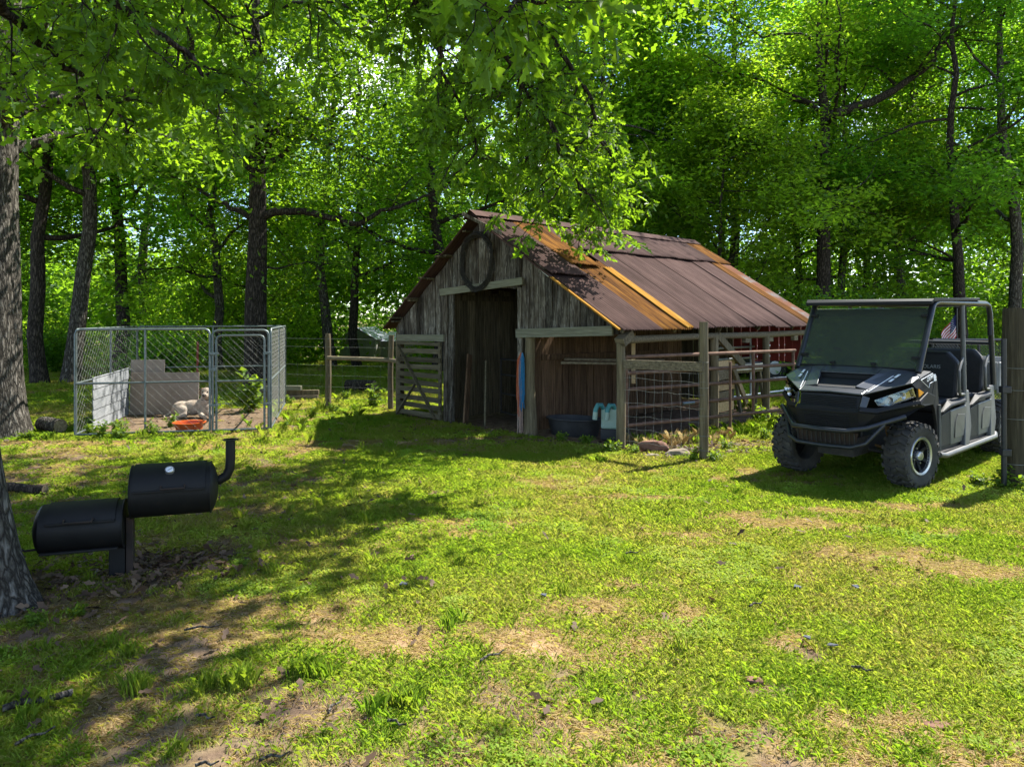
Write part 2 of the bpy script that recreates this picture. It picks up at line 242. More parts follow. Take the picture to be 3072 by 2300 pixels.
# ------------------------------------------------------------------ mesh helpers
class MB:
    def __init__(s): s.v = []; s.f = []
    def add(s, vs, fs):
        b = len(s.v); s.v += [tuple(x) for x in vs]; s.f += [tuple(b + i for i in q) for q in fs]; return s
    def box(s, x0, x1, y0, y1, z0, z1):
        return s.add([(x0,y0,z0),(x1,y0,z0),(x1,y1,z0),(x0,y1,z0),(x0,y0,z1),(x1,y0,z1),(x1,y1,z1),(x0,y1,z1)],
                     [(0,3,2,1),(4,5,6,7),(0,1,5,4),(1,2,6,5),(2,3,7,6),(3,0,4,7)])
    def beam(s, p, q, w, h, up=(0, 0, 1)):
        p = Vector(p); q = Vector(q); d = (q - p).normalized(); u = Vector(up)
        if abs(d.dot(u)) > 0.98: u = Vector((0, 1, 0))
        a = d.cross(u).normalized() * (w / 2); b = a.cross(d).normalized() * (h / 2)
        vs = [e + sa * a + sb * b for e in (p, q) for sa, sb in ((-1,-1),(1,-1),(1,1),(-1,1))]
        return s.add(vs, [(0,1,2,3),(7,6,5,4),(0,4,5,1),(1,5,6,2),(2,6,7,3),(3,7,4,0)])
    def tube(s, pts, r, n=8, cap=True):
        P = [Vector(p) for p in pts]; k = len(P)
        rr = [r] * k if isinstance(r, (int, float)) else list(r)
        ref = None; vs = []
        for i in range(k):
            d = (P[min(i + 1, k - 1)] - P[max(i - 1, 0)])
            if d.length < 1e-9: d = Vector((0, 0, 1))
            d.normalize()
            if ref is None:
                ref = Vector((1, 0, 0)) if abs(d.x) < 0.8 else Vector((0, 1, 0))
            a = (ref - d * ref.dot(d)); a.normalize(); ref = a; b = d.cross(a)
            for j in range(n):
                t = 2 * math.pi * j / n
                vs.append(P[i] + rr[i] * (math.cos(t) * a + math.sin(t) * b))
        fs = [(i*n+j, i*n+(j+1) % n, (i+1)*n+(j+1) % n, (i+1)*n+j) for i in range(k-1) for j in range(n)]
        if cap: fs += [tuple(range(n-1, -1, -1)), tuple((k-1)*n + j for j in range(n))]
        return s.add(vs, fs)
    def lathe(s, prof, n=24, mat=None):
        vs = []
        for r, z in prof:
            for j in range(n):
                t = 2 * math.pi * j / n; v = Vector((r * math.cos(t), r * math.sin(t), z))
                vs.append(mat @ v if mat else v)
        k = len(prof)
        return s.add(vs, [(i*n+j, i*n+(j+1) % n, (i+1)*n+(j+1) % n, (i+1)*n+j) for i in range(k-1) for j in range(n)])
    def poly(s, pts, off=None):
        n = len(pts)
        if off is None: return s.add(pts, [tuple(range(n))])
        o = Vector(off); P = [Vector(p) for p in pts]
        fs = [tuple(range(n - 1, -1, -1)), tuple(range(n, 2 * n))] + [(i, (i+1) % n, n + (i+1) % n, n + i) for i in range(n)]
        return s.add(P + [p + o for p in P], fs)
    def sphere(s, c, r, n=12, m=8, mat=None):
        r = (r, r, r) if isinstance(r, (int, float)) else r
        vs = [Vector((0, 0, -r[2]))]
        for i in range(1, m):
            a = math.pi * i / m - math.pi / 2
            for j in range(n):
                t = 2 * math.pi * j / n
                vs.append(Vector((r[0]*math.cos(a)*math.cos(t), r[1]*math.cos(a)*math.sin(t), r[2]*math.sin(a))))
        vs.append(Vector((0, 0, r[2])))
        if mat is not None: vs = [mat @ v for v in vs]
        vs = [v + Vector(c) for v in vs]
        fs = [(0, 1+(j+1) % n, 1+j) for j in range(n)]
        for i in range(m-2):
            fs += [(1+i*n+j, 1+i*n+(j+1) % n, 1+(i+1)*n+(j+1) % n, 1+(i+1)*n+j) for j in range(n)]
        L = len(vs) - 1; fs += [(1+(m-2)*n+j, 1+(m-2)*n+(j+1) % n, L) for j in range(n)]
        return s.add(vs, fs)
    def mesh(s, name):
        me = bpy.data.meshes.new(name); me.from_pydata([tuple(v) for v in s.v], [], s.f)
        return me
    def obj(s, name, mat, parent=None, smooth=None, bevel=0.0, solid=0.0, fixn=True):
        me = s.mesh(name)
        if fixn:
            bm = bmesh.new(); bm.from_mesh(me); bmesh.ops.recalc_face_normals(bm, faces=bm.faces); bm.to_mesh(me); bm.free()
        me.materials.append(MATS[mat])
        o = link(name, me, parent)
        if smooth is not None:
            me.shade_smooth(); me.set_sharp_from_angle(angle=R(smooth))
        if solid:
            md = o.modifiers.new('s', 'SOLIDIFY'); md.thickness = solid; md.offset = -1
        if bevel:
            md = o.modifiers.new('b', 'BEVEL'); md.width = bevel; md.segments = 2; md.limit_method = 'ANGLE'; md.angle_limit = R(35)
        return o
def link(name, me, parent=None):
    o = bpy.data.objects.new(name, me); COL.objects.link(o)
    if parent is not None: o.parent = parent
    return o
def tag(o, label=None, cat=None, group=None, kind=None):
    if label: o['label'] = label
    if cat: o['category'] = cat
    if group: o['group'] = group
    if kind: o['kind'] = kind
    return o
def thing(name, label, cat, loc=(0, 0, 0), rz=0.0, group=None):
    o = bpy.data.objects.new(name, None); COL.objects.link(o); o.location = loc; o.rotation_euler = (0, 0, rz)
    o.empty_display_size = 0.2
    return tag(o, label, cat, group)
def fast_mesh(name, V, k, mat, tint=None, smooth=False):
    """V: (n_faces*k,3) vertices, every k consecutive ones a polygon"""
    n = len(V); me = bpy.data.meshes.new(name)
    me.vertices.add(n); me.vertices.foreach_set('co', np.ascontiguousarray(V, dtype=np.float32).ravel())
    me.loops.add(n); me.loops.foreach_set('vertex_index', np.arange(n, dtype=np.int32))
    m = n // k
    me.polygons.add(m); me.polygons.foreach_set('loop_start', np.arange(0, n, k, dtype=np.int32))
    me.update(calc_edges=True)
    if tint is not None:
        a = me.attributes.new('tint', 'FLOAT', 'POINT'); a.data.foreach_set('value', np.ascontiguousarray(tint, dtype=np.float32))
    me.materials.append(MATS[mat])
    return me
def nz2(x, y, s, seed=0.0):
    return mnoise.noise(Vector((x * s + seed, y * s - seed * 0.7, seed * 1.3)))
def zg(x, y):
    """ground height: level lawn, falling gently away behind the left half"""
    f = min(1.0, max(0.0, (4.0 - x) / 8.0))
    return -0.04 * min(34.0, max(0.0, y - 24.0)) * f
# ------------------------------------------------------------------ ground sheet
SOIL = [(-0.98,3.15,.42,.3),(-1.88,3.92,.42,.16),(-1.69,3.54,.25,.12),(-0.45,3.05,.3,.2),(-5.3,8.4,2.3,.7),(-4.0,7.2,1.2,.35),(-6.3,9.6,1.4,.3),(-5.0,13.2,1.75,1.6),(-4.8,12.2,1.5,.7),
        (-2.62,5.45,.6,.38),(-2.9,5.0,.6,.3),(2.2,10.1,.9,.35),(3.2,10.5,1.1,.3),(0.3,10.9,1.0,.35),(-1.46,5.83,.25,.1),(0.25,3.3,.22,.14),(-2.6,3.5,.35,.12),(1.18,3.58,.1,.05),(0.0,3.5,.16,.08),(-3.3,4.4,.7,.6)]
STRAW = [(2.38,6.48,.42,.17),(2.05,6.75,.22,.1),(2.88,5.65,.28,.13),(3.31,5.29,.3,.15),(3.65,6.2,.25,.1),(3.0,6.9,.3,.08),(1.49,4.12,.1,.07),(1.8,3.3,.13,.08),(1.98,3.0,.2,.12),(-.37,6.2,.2,.05),(-.51,6.55,.25,.05),(0.0,6.5,.12,.04),
         (1.42,6.14,.22,.06),(1.54,5.88,.13,.05),(.55,4.61,.25,.13),(.11,4.09,.35,.16),(-.6,4.2,.35,.16),(.75,5.0,.16,.08),(1.05,4.55,.13,.08),(-1.2,4.5,.3,.12),(-1.9,4.6,.5,.12),(.9,7.4,.5,.06),(-1.6,4.2,.5,.12),(-2.2,4.25,.4,.1),(4.3,5.6,.3,.12),(3.9,7.1,.3,.07),(-3.2,6.9,.8,.1),(-6.2,10.6,1.4,.15),(-3.4,10.2,.8,.12),(-1.9,10.6,.8,.2),(1.45,8.6,.4,.06)]
C45 = math.sqrt(0.5)
def barn_local(x, y):
    dx = x - 1.47; dy = y - 10.15
    return (dx * C45 - dy * C45, dx * C45 + dy * C45)
def in_barn(x, y, m=0.0):
    a, b = barn_local(x, y)
    return -5.0 - m < a < 0.05 + m and -0.05 - m < b < 6.3
def in_kennel(x, y):
    kx = (x + 6.53) * .973 + (y - 11.21) * .231; ky = -(x + 6.53) * .231 + (y - 11.21) * .973
    return -.02 < kx < 2.75 and .12 < ky < 3.2
def patchval(lst, x, y, n, nk=1.15, bs=1.15):
    v = 0.0
    for (px, py, rx, ry) in lst:
        dx = (x - px) / rx; dy = (y - py) / ry; d = dx * dx + dy * dy
        if d < 9: v = max(v, bs - math.sqrt(d) * 0.62 + n * nk)
    return max(0.0, min(1.0, v))
def lawn_state(x, y):
    """soil, straw in 0..1"""
    n = nz2(x, y, 3.1, 3.3) + 0.6 * nz2(x, y, 8.5, 9.1)
    so = patchval(SOIL, x, y, n); st = patchval(STRAW, x, y, n, .8, 1.42)
    big = nz2(x, y, 0.45, 5.0) + 0.7 * nz2(x, y, 1.7, 7.7) + 0.5 * nz2(x, y, 5.2, 2.2)
    so = max(so, min(1.0, max(0.0, (big - 0.62) * 3.0)))
    st2 = nz2(x, y, 0.8, 12.0) + 0.8 * nz2(x, y, 2.9, 17.7) + 0.4 * nz2(x, y, 7.2, 1.2)
    st = max(st, min(0.85, max(0.0, (st2 - 0.16) * 1.5)))
    if x < -2.2 and y < 24: so = max(so, min(0.75, 0.32 + n * 0.6 + big * 0.4))      # thin growth under the old trees
    if in_barn(x, y): so = 1.0
    if in_kennel(x, y): so = max(so, .93 + n * .2)
    return so, st
def axis(parts):
    a = []
    for lo, hi, st in parts: a += list(np.arange(lo, hi, st))
    return np.array(a + [parts[-1][1]])
gx = axis([(-900, -100, 100), (-100, -30, 7), (-30, -9, .7), (-9, 8, .085), (8, 30, .8), (30, 100, 7), (100, 900, 100)])
gy = axis([(-60, 0, 6), (0, 2.4, .4), (2.4, 9, .07), (9, 15, .14), (15, 30, .6), (30, 60, 2), (60, 110, 10), (110, 1500, 120)])
gv = []; soil_a = []; straw_a = []
for yy in gy:
    for xx in gx:
        z = zg(xx, yy)
        if -30 < xx < 30 and 0 < yy < 40: z += 0.018 * nz2(xx, yy, 1.3, 4.4) + 0.008 * nz2(xx, yy, 4.0, 8.4)
        if abs(xx) < 30 and 0 < yy < 40: s_, t_ = lawn_state(xx, yy)
        else: s_, t_ = 0.25, 0.2
        gv.append((xx, yy, z - 0.012)); soil_a.append(s_); straw_a.append(t_)
nx_, ny_ = len(gx), len(gy)
idx = np.arange(nx_ * ny_).reshape(ny_, nx_)
quads = np.stack([idx[:-1, :-1], idx[:-1, 1:], idx[1:, 1:], idx[1:, :-1]], -1).reshape(-1, 4)
me = bpy.data.meshes.new('ground'); me.vertices.add(len(gv)); me.vertices.foreach_set('co', np.array(gv, np.float32).ravel())
me.loops.add(quads.size); me.loops.foreach_set('vertex_index', quads.astype(np.int32).ravel())
me.polygons.add(len(quads)); me.polygons.foreach_set('loop_start', np.arange(0, quads.size, 4, dtype=np.int32)); me.update(calc_edges=True)
for nm, arr in (('soil', soil_a), ('straw', straw_a)):
    a = me.attributes.new(nm, 'FLOAT', 'POINT'); a.data.foreach_set('value', np.array(arr, np.float32))
me.shade_smooth()
m, t, o = nodes_of('ground')
p = N(t, 'ShaderNodeBsdfPrincipled'); p.inputs['Roughness'].default_value = 0.95; p.inputs['Specular IOR Level'].default_value = 0.1; t.links.new(p.outputs[0], o.inputs[0])
tc = N(t, 'ShaderNodeTexCoord')
def gn_(scale, det=8, rough=0.65):
    n = N(t, 'ShaderNodeTexNoise'); n.inputs['Scale'].default_value = scale; n.inputs['Detail'].default_value = det; n.inputs['Roughness'].default_value = rough
    t.links.new(tc.outputs['Object'], n.inputs['Vector']); return n
n1 = gn_(9.0); n2 = gn_(60.0, 6); n3 = gn_(1.2, 5)
thatch = ramp(t, n2.outputs['Fac'], [(0.25, (0.06, 0.075, 0.012)), (0.5, (0.15, 0.145, 0.032)), (0.75, (0.26, 0.215, 0.075))])
soilc = ramp(t, n1.outputs['Fac'], [(0.25, (0.07, 0.047, 0.030)), (0.5, (0.165, 0.112, 0.075)), (0.75, (0.27, 0.195, 0.135))])
strawc = ramp(t, n2.outputs['Fac'], [(0.25, (0.19, 0.115, 0.06)), (0.5, (0.36, 0.235, 0.13)), (0.75, (0.48, 0.34, 0.205))])
a1 = N(t, 'ShaderNodeAttribute', attribute_name='straw'); a2 = N(t, 'ShaderNodeAttribute', attribute_name='soil')
mA = N(t, 'ShaderNodeMixRGB'); t.links.new(a1.outputs['Fac'], mA.inputs[0]); t.links.new(thatch.outputs[0], mA.inputs[1]); t.links.new(strawc.outputs[0], mA.inputs[2])
mB = N(t, 'ShaderNodeMixRGB'); t.links.new(a2.outputs['Fac'], mB.inputs[0]); t.links.new(mA.outputs[0], mB.inputs[1]); t.links.new(soilc.outputs[0], mB.inputs[2])
t.links.new(mB.outputs[0], p.inputs['Base Color'])
b = N(t, 'ShaderNodeBump'); b.inputs['Strength'].default_value = 0.55; b.inputs['Distance'].default_value = 0.03
ad = N(t, 'ShaderNodeMath', operation='ADD'); t.links.new(n1.outputs['Fac'], ad.inputs[0]); t.links.new(n2.outputs['Fac'], ad.inputs[1])
t.links.new(ad.outputs[0], b.inputs['Height']); t.links.new(b.outputs[0], p.inputs['Normal'])
me.materials.append(MATS['ground'])
tag(link('ground', me), kind='structure')

# ------------------------------------------------------------------ trees
OAK_H = np.array([(0,0),(.03,.09),(.15,.19),(.07,.30),(.26,.45),(.10,.56),(.21,.74),(.07,.83),(0,1)])
LOBE = np.array([(0,0),(.17,.2),(.1,.36),(.27,.6),(.0,1),(-.25,.62),(-.09,.38),(-.18,.18)])
QUAD = np.array([(0,0),(.27,.5),(0,1),(-.27,.5)])
def leaf_verts(P, size, g, shape='quad', up=0.8, droop=0.35, outdir=None):
    n = len(P)
    nrm = g.normal(size=(n, 3)) * 0.62; nrm[:, 2] += up
    nrm /= np.linalg.norm(nrm, axis=1)[:, None] + 1e-9
    tip = g.normal(size=(n, 3)); tip[:, 2] = tip[:, 2] * 0.5 - droop * 2
    if outdir is not None: tip += outdir * 1.3
    tip -= nrm * (tip * nrm).sum(1)[:, None]; tip /= np.linalg.norm(tip, axis=1)[:, None] + 1e-9
    b = np.cross(nrm, tip)
    size = np.broadcast_to(np.asarray(size, float), (n,)) * (0.7 + 0.55 * g.random(n))
    if shape == 'oak':
        L = np.concatenate([OAK_H, OAK_H[::-1] * (-1, 1)]); zz = 0.30 * np.abs(L[:, 0]) - 0.16 * L[:, 1] ** 2; k = 9
    elif shape == 'lobe': L = LOBE; zz = -0.14 * L[:, 1] ** 2 + 0.12 * np.abs(L[:, 0]); k = 8
    else: L = QUAD; zz = np.array([0, .06, -.1, .06]); k = 4
    V = P[:, None, :] + size[:, None, None] * (L[None, :, 0, None] * b[:, None, :] + L[None, :, 1, None] * tip[:, None, :] + zz[None, :, None] * nrm[:, None, :])
    return V.reshape(-1, 3), k, len(L)
def crown_mesh(name, P, size, g, shape, mat, tintbase=None, up=0.8, droop=0.35, outdir=None):
    V, k, m = leaf_verts(P, size, g, shape, up, droop, outdir)
    ti = np.clip(g.normal(0.5, 0.2, len(P)) + (0 if tintbase is None else tintbase), 0, 1)
    return fast_mesh(name, V, k, mat, np.repeat(ti, m))
def nrmz(v): return v / (np.linalg.norm(v) + 1e-9)
def wander(p0, d, length, n, g, gnarl=0.25, trop=0.05):
    pts = [np.array(p0, float)]; d = nrmz(np.array(d, float))
    for i in range(n):
        d = nrmz(d + g.normal(size=3) * gnarl + np.array([0, 0, trop])); pts.append(pts[-1] + d * length / n)
    return np.array(pts)
def spline(ctrl, n):
    c = np.array(ctrl, float); c = np.vstack([2 * c[0] - c[1], c, 2 * c[-1] - c[-2]]); o = []
    seg = len(c) - 3
    for i in range(seg):
        for t_ in np.linspace(0, 1, n, endpoint=(i == seg - 1)):
            a, b_, c_, d_ = c[i], c[i+1], c[i+2], c[i+3]
            o.append(.5 * ((2*b_) + (-a+c_) * t_ + (2*a-5*b_+4*c_-d_) * t_**2 + (-a+3*b_-3*c_+d_) * t_**3))
    return np.array(o)
def trunk_skin(mb, pts, rad, g, n=20, flare=0.45, lob=5):
    """tapered trunk with root flare and an uneven outline"""
    ph = g.random(3) * 6.28; base = pts[0][2]
    vs = []; k = len(pts)
    for i in range(k):
        zz = pts[i][2] - base
        for j in range(n):
            t_ = 2 * math.pi * j / n
            e = math.exp(-max(zz, 0) / 0.38)
            rr = rad[i] * (1 + flare * e * (1 + 0.5 * math.cos(lob * t_ + ph[0])) + 0.05 * math.cos(3 * t_ + ph[1] + zz * 0.5) + 0.035 * math.cos(7 * t_ + ph[2] - zz))
            vs.append((pts[i][0] + rr * math.cos(t_), pts[i][1] + rr * math.sin(t_), pts[i][2]))
    mb.add(vs, [(i*n+j, i*n+(j+1) % n, (i+1)*n+(j+1) % n, (i+1)*n+j) for i in range(k-1) for j in range(n)])
def gen_tree(seed, h=15, r=0.25, cb=4.0, cr=4.5, nprim=12, nsec=6, nter=5, per=55, leaf=0.13, clus=0.42, shape='quad', mat='leaf_wood', bark='bark_oak',
             trunk=None, limbs=(), rise=0.55, flare=0.4, sides=14, top=True, gnarl=0.22, lowskip=None, tintshift=0.0, flat=0.5, up=0.9):
    g = np.random.default_rng(seed); mb = MB(); P = []; W = []
    if trunk is None:
        tp = [np.zeros(3)]
        off = np.zeros(2)
        for z in np.linspace(0, h * 0.9, 12)[1:]:
            off = off + g.normal(size=2) * 0.012 * h * 0.5; tp.append(np.array([off[0], off[1], z]))
        tp = np.array(tp)
    else: tp = spline(trunk, 5)
    fine = [tp[0], tp[0] + (tp[1] - tp[0]) * .06 + 0, tp[0] + (tp[1] - tp[0]) * .16, tp[0] + (tp[1] - tp[0]) * .35, tp[0] + (tp[1] - tp[0]) * .6]
    tp = np.vstack([np.array(fine), tp[1:]])
    fr = (tp[:, 2] - tp[0, 2]) / (tp[-1, 2] - tp[0, 2]); rad = r * (1 - 0.80 * np.clip(fr, 0, 1) ** 1.15)
    bot = tp.copy(); bot[0, 2] -= 0.25
    trunk_skin(mb, bot, rad, g, sides, flare)
    def at_h(z):
        i = int(np.clip(np.searchsorted(tp[:, 2], z), 1, len(tp) - 1)); f = (z - tp[i-1, 2]) / max(1e-6, tp[i, 2] - tp[i-1, 2])
        return tp[i-1] + (tp[i] - tp[i-1]) * f, rad[i-1] + (rad[i] - rad[i-1]) * f
    prim = []
    for L in limbs:
        pts = spline(L['p'], 5) ; pts[1:-1] += g.normal(size=(len(pts) - 2, 3)) * 0.03
        prim.append((pts, L['r'], L.get('leaf', 1.0), L.get('from', 0.35)))
    for i in range(nprim):
        f = (i + 0.5) / nprim; z = cb + (tp[-1, 2] - cb) * f ** 0.9
        p0, rr = at_h(z); az = i * 2.39996 + g.normal() * 0.35 + seed
        ln = cr * (0.55 + 0.6 * math.sin(math.pi * (0.18 + 0.74 * f))) * (0.8 + 0.4 * g.random())
        el = rise * (0.35 + 1.1 * f) + g.normal() * 0.12
        d = np.array([math.cos(az) * math.cos(el), math.sin(az) * math.cos(el), math.sin(el)])
        prim.append((wander(p0, d, ln, 8, g, gnarl, 0.04), max(0.028, rr * 0.55), 1.0, 0.3))
    if top: prim.append((np.vstack([tp[-1], tp[-1] + (0.1, 0.1, h * .05), tp[-1] + (.1, .2, h * .1)]), rad[-1], 1.0, 0.0))
    for pts, r0, lm, fr0 in prim:
        k = len(pts); rr = r0 * (1 - 0.82 * np.linspace(0, 1, k) ** 0.8)
        mb.tube([Vector(q) for q in pts], [float(x) for x in rr], 7)
        seg = np.linalg.norm(np.diff(pts, axis=0), axis=1).sum()
        for s in range(nsec + 1):
            f = fr0 + (1 - fr0) * (s + 0.3 + 0.5 * g.random()) / (nsec + 0.8); f = min(f, 0.999)
            i = min(k - 2, int(f * (k - 1))); q = pts[i] + (pts[i+1] - pts[i]) * (f * (k - 1) - i)
            d = nrmz(pts[i+1] - pts[i]); side = nrmz(np.cross(d, g.normal(size=3)))
            side[2] *= 0.7
            ln = min(2.2, max(0.6, seg * (0.42 - 0.2 * f))) * (0.75 + 0.5 * g.random())
            sp = wander(q, d * 0.55 + side * 0.9, ln, 5, g, 0.3, 0.03)
            r1 = max(0.011, rr[i] * 0.5)
            mb.tube([Vector(x) for x in sp], [float(x) for x in np.linspace(r1, 0.005, len(sp))], 5)
            for u in range(nter):
                c = sp[1 + int(g.random() * (len(sp) - 1))] + g.normal(size=3) * clus * 0.75
                if lowskip and c[2] < lowskip: continue
                m_ = int(per * lm * (0.5 + g.random()))
                P.append(c + g.normal(size=(m_, 3)) * clus * np.array([1, 1, flat])); W.append(np.full(m_, g.normal() * 0.24))
    P = np.concatenate(P); W = np.concatenate(W)
    tm = mb.mesh('trunk'); tm.materials.append(MATS[bark]); tm.shade_smooth()
    cm = crown_mesh('crown', P, leaf, g, shape, mat, W + tintshift, up=up)
    return tm, cm
def plant_tree(name, label, loc, meshes, rz=0.0, scale=1.0, group=None, cat='tree', crown='crown'):
    t_ = thing(name, label, cat, loc, rz, group); t_.scale = (scale,) * 3
    link('trunk', meshes[0], t_); link(crown, meshes[1], t_); return t_
def hang_leaves(g, mb, limbs, nsec, ntw, per, leaf, spread, droop=-0.10, fr0=0.3):
    """twigs and leaves along hand-laid limbs; returns leaf points and their outward directions"""
    P = []; D = []
    for L in limbs:
        pts = spline(L['p'], 6); pts[1:-1] += g.normal(size=(len(pts) - 2, 3)) * 0.025
        k = len(pts); rr = np.linspace(L['r'], 0.008, k); mb.tube([Vector(q) for q in pts], [float(x) for x in rr], 8)
        ns = int(nsec * L.get('n', 1.0)); f0 = L.get('from', fr0)
        for s in range(ns):
            f = f0 + (0.999 - f0) * (s + g.random()) / ns; i = min(k - 2, int(f * (k - 1))); q = pts[i] + (pts[i+1] - pts[i]) * (f * (k - 1) - i)
            d = nrmz(pts[i+1] - pts[i]); side = nrmz(np.cross(d, g.normal(size=3)))
            ln = spread * L.get('s', 1.0) * (0.6 + 0.8 * g.random())
            sp = wander(q, d * 0.4 + side * 0.8, ln, 5, g, 0.22, droop)
            mb.tube([Vector(x) for x in sp], [float(x) for x in np.linspace(0.011, 0.004, len(sp))], 4)
            for u in range(ntw):
                a = sp[1 + int(g.random() * (len(sp) - 1))]
                tw = wander(a, g.normal(size=3) * 0.8 + nrmz(sp[-1] - sp[0]), 0.22 + 0.2 * g.random(), 3, g, 0.25, droop)
                mb.tube([Vector(x) for x in tw], [0.0035, 0.003, 0.0025, 0.002], 3, cap=False)
                m_ = int(per * (0.6 + 0.8 * g.random())); f_ = g.random(m_) ** 0.6 * 2.999; ii = f_.astype(int)
                base = tw[ii] + (tw[ii + 1] - tw[ii]) * (f_ - ii)[:, None]
                P.append(base + g.normal(size=(m_, 3)) * 0.012); dd = g.normal(size=(m_, 3)) * 0.5; dd += nrmz(tw[-1] - tw[0]) * 0.8; D.append(dd)
    return np.concatenate(P), np.concatenate(D)

# the oak right at the left edge: its trunk, its high crown (unseen limbs laid out to shade the lawn), and the boughs hanging into view
gB = np.random.default_rng(41)
BX, BY = -3.62, 4.62
def rel(pts, bx=BX, by=BY): return [(x - bx, y - by, z) for x, y, z in pts]
hi = [dict(p=rel([(-3.55,4.9,5.6),(-2.2,5.6,6.8),(-.6,6.6,7.4),(.8,7.7,7.6)]), r=.13, **{'from': .3}),
      dict(p=rel([(-3.55,4.9,6.0),(-2.4,6.6,7.0),(-1.4,8.4,7.4),(-.6,9.8,7.7)]), r=.13, **{'from': .3}),
      dict(p=rel([(-3.5,4.9,6.4),(-3.2,7.0,7.3),(-3.2,9.0,7.8),(-3.0,11.,8.0)]), r=.12, **{'from': .25}),
      dict(p=rel([(-3.5,4.9,6.2),(-2.2,4.6,7.2),(-.6,4.8,7.7),(.6,5.4,8.0)]), r=.12, **{'from': .3}),
      dict(p=rel([(-3.5,4.9,7.2),(-4.6,6.0,8.0),(-5.6,7.2,8.4),(-6.4,8.4,8.6)]), r=.1, **{'from': .2}),
      dict(p=rel([(-3.4,4.9,6.9),(-1.6,5.6,7.8),(.3,6.2,8.0),(1.6,6.8,8.0)]), r=.12, **{'from': .45}),
      dict(p=rel([(-3.5,5.0,7.0),(-2.2,7.4,8.2),(-.8,10.0,8.7),(.1,12.6,8.8)]), r=.13, **{'from': .4}),
      dict(p=rel([(-2.2,7.4,8.2),(-.6,9.0,8.3),(.6,10.4,8.2),(1.6,12.0,8.4)]), r=.10, **{'from': .3}),
      dict(p=rel([(-3.4,5.0,7.3),(-1.4,7.0,8.4),(.4,8.6,8.4),(1.8,10.2,8.4)]), r=.12, **{'from': .4}),
      dict(p=rel([(-3.4,4.9,6.7),(-1.0,5.6,7.3),(.8,6.2,7.5),(2.2,6.6,7.5)]), r=.13, **{'from': .55}),
      dict(p=rel([(-3.4,4.9,6.9),(-1.2,6.3,7.5),(.6,7.4,7.6),(2.0,8.3,7.5)]), r=.13, **{'from': .55}),
      dict(p=rel([(-3.4,4.9,7.1),(-1.4,7.0,7.7),(.4,8.7,7.8),(2.0,9.8,7.6)]), r=.13, **{'from': .55}),
      dict(p=rel([(-3.4,5.0,7.2),(-1.8,7.8,7.9),(.2,10.0,7.9),(2.0,11.6,7.7)]), r=.13, **{'from': .55}),
      dict(p=rel([(-3.4,4.9,6.5),(-1.0,4.7,7.1),(.4,4.8,7.3),(1.8,5.2,7.3)]), r=.12, **{'from': .55}),
      dict(p=rel([(-3.4,4.9,8.0),(-2.0,6.0,9.2),(-.4,6.9,9.6),(1.0,8.4,9.6)]), r=.1, **{'from': .25})]
tmB, cmB = gen_tree(41, h=11.5, r=.47, cb=6.6, cr=3.4, nprim=6, nsec=9, nter=5, per=40, leaf=.19, clus=.40, shape='lobe', mat='leaf_oak', trunk=[(0,0,0),(-.12,0,1.6),(-.16,.1,3.4),(0,.25,5.2),(.1,.3,7.4),(.2,.3,9.8)], limbs=hi, flare=.55, sides=40)
oakB = plant_tree('oak_tree', 'big grey-barked oak trunk cut off by the left edge, beside the black smoker', (BX, BY, 0), (tmB, cmB))
low = [dict(p=rel([(-3.5,4.7,4.4),(-2.4,4.5,4.75),(-1.2,4.1,4.45),(-.45,3.75,3.9),(-.05,3.55,3.42),(.12,3.45,3.22)]), r=.055, n=.42, s=.36, **{'from': .66}),
       dict(p=rel([(-3.5,4.8,5.0),(-2.2,6.0,5.8),(-1.0,7.0,5.6),(-.3,7.6,4.8),(.35,8.0,3.9),(.75,8.2,3.1)]), r=.075, n=1.9, s=1.0, **{'from': .34}),
       dict(p=rel([(-1.6,6.6,5.75),(-.9,7.4,4.9),(-.6,7.8,4.1),(-.35,8.1,3.5)]), r=.04, n=1.1, s=.9, **{'from': .2}),
       dict(p=rel([(-.6,7.3,5.3),(.2,7.9,5.0),(.8,8.3,4.3),(1.05,8.5,3.7),(1.15,8.5,3.2)]), r=.04, n=1.1, s=.7, **{'from': .2}),
       dict(p=rel([(-.6,7.3,5.3),(.2,9.0,5.1),(.9,10.6,4.4),(1.25,11.4,3.7),(1.35,11.7,3.3)]), r=.045, n=1.3, s=.9, **{'from': .35}),
       dict(p=rel([(.2,9.0,5.1),(.1,10.2,4.7),(.3,11.2,4.2),(.5,11.9,3.7)]), r=.03, n=.9, s=.8, **{'from': .25}),
       dict(p=rel([(-3.5,4.8,4.2),(-2.9,5.2,4.1),(-2.4,5.5,3.7),(-2.1,5.6,3.45)]), r=.05, n=.55, s=.5, **{'from': .25}),
       dict(p=rel([(-3.5,4.8,4.6),(-2.6,5.8,5.1),(-2.1,6.6,4.95),(-1.8,7.1,4.6)]), r=.06, n=.6, s=.6, **{'from': .25}),
       dict(p=rel([(-3.6,4.9,4.0),(-3.7,5.6,4.0),(-3.5,6.2,3.7),(-3.3,6.6,3.4)]), r=.05, n=.55, s=.55, **{'from': .25}),
       dict(p=rel([(-3.6,4.9,4.8),(-3.6,6.2,5.1),(-3.3,7.4,5.1),(-2.9,8.2,4.9)]), r=.06, n=.55, s=.7, **{'from': .25})]
mbl = MB(); Pl, Dl = hang_leaves(gB, mbl, low, 26, 6, 8, .12, .68)
bm_ = mbl.mesh('bough'); bm_.materials.append(MATS['bark_dark']); bm_.shade_smooth()
bo = link('bough', bm_, oakB)
lm_ = crown_mesh('foliage', Pl, .128, gB, 'oak', 'leaf_oak', gB.normal(size=len(Pl)) * .08 + .06, up=.55, droop=.55, outdir=Dl)
link('foliage', lm_, bo)

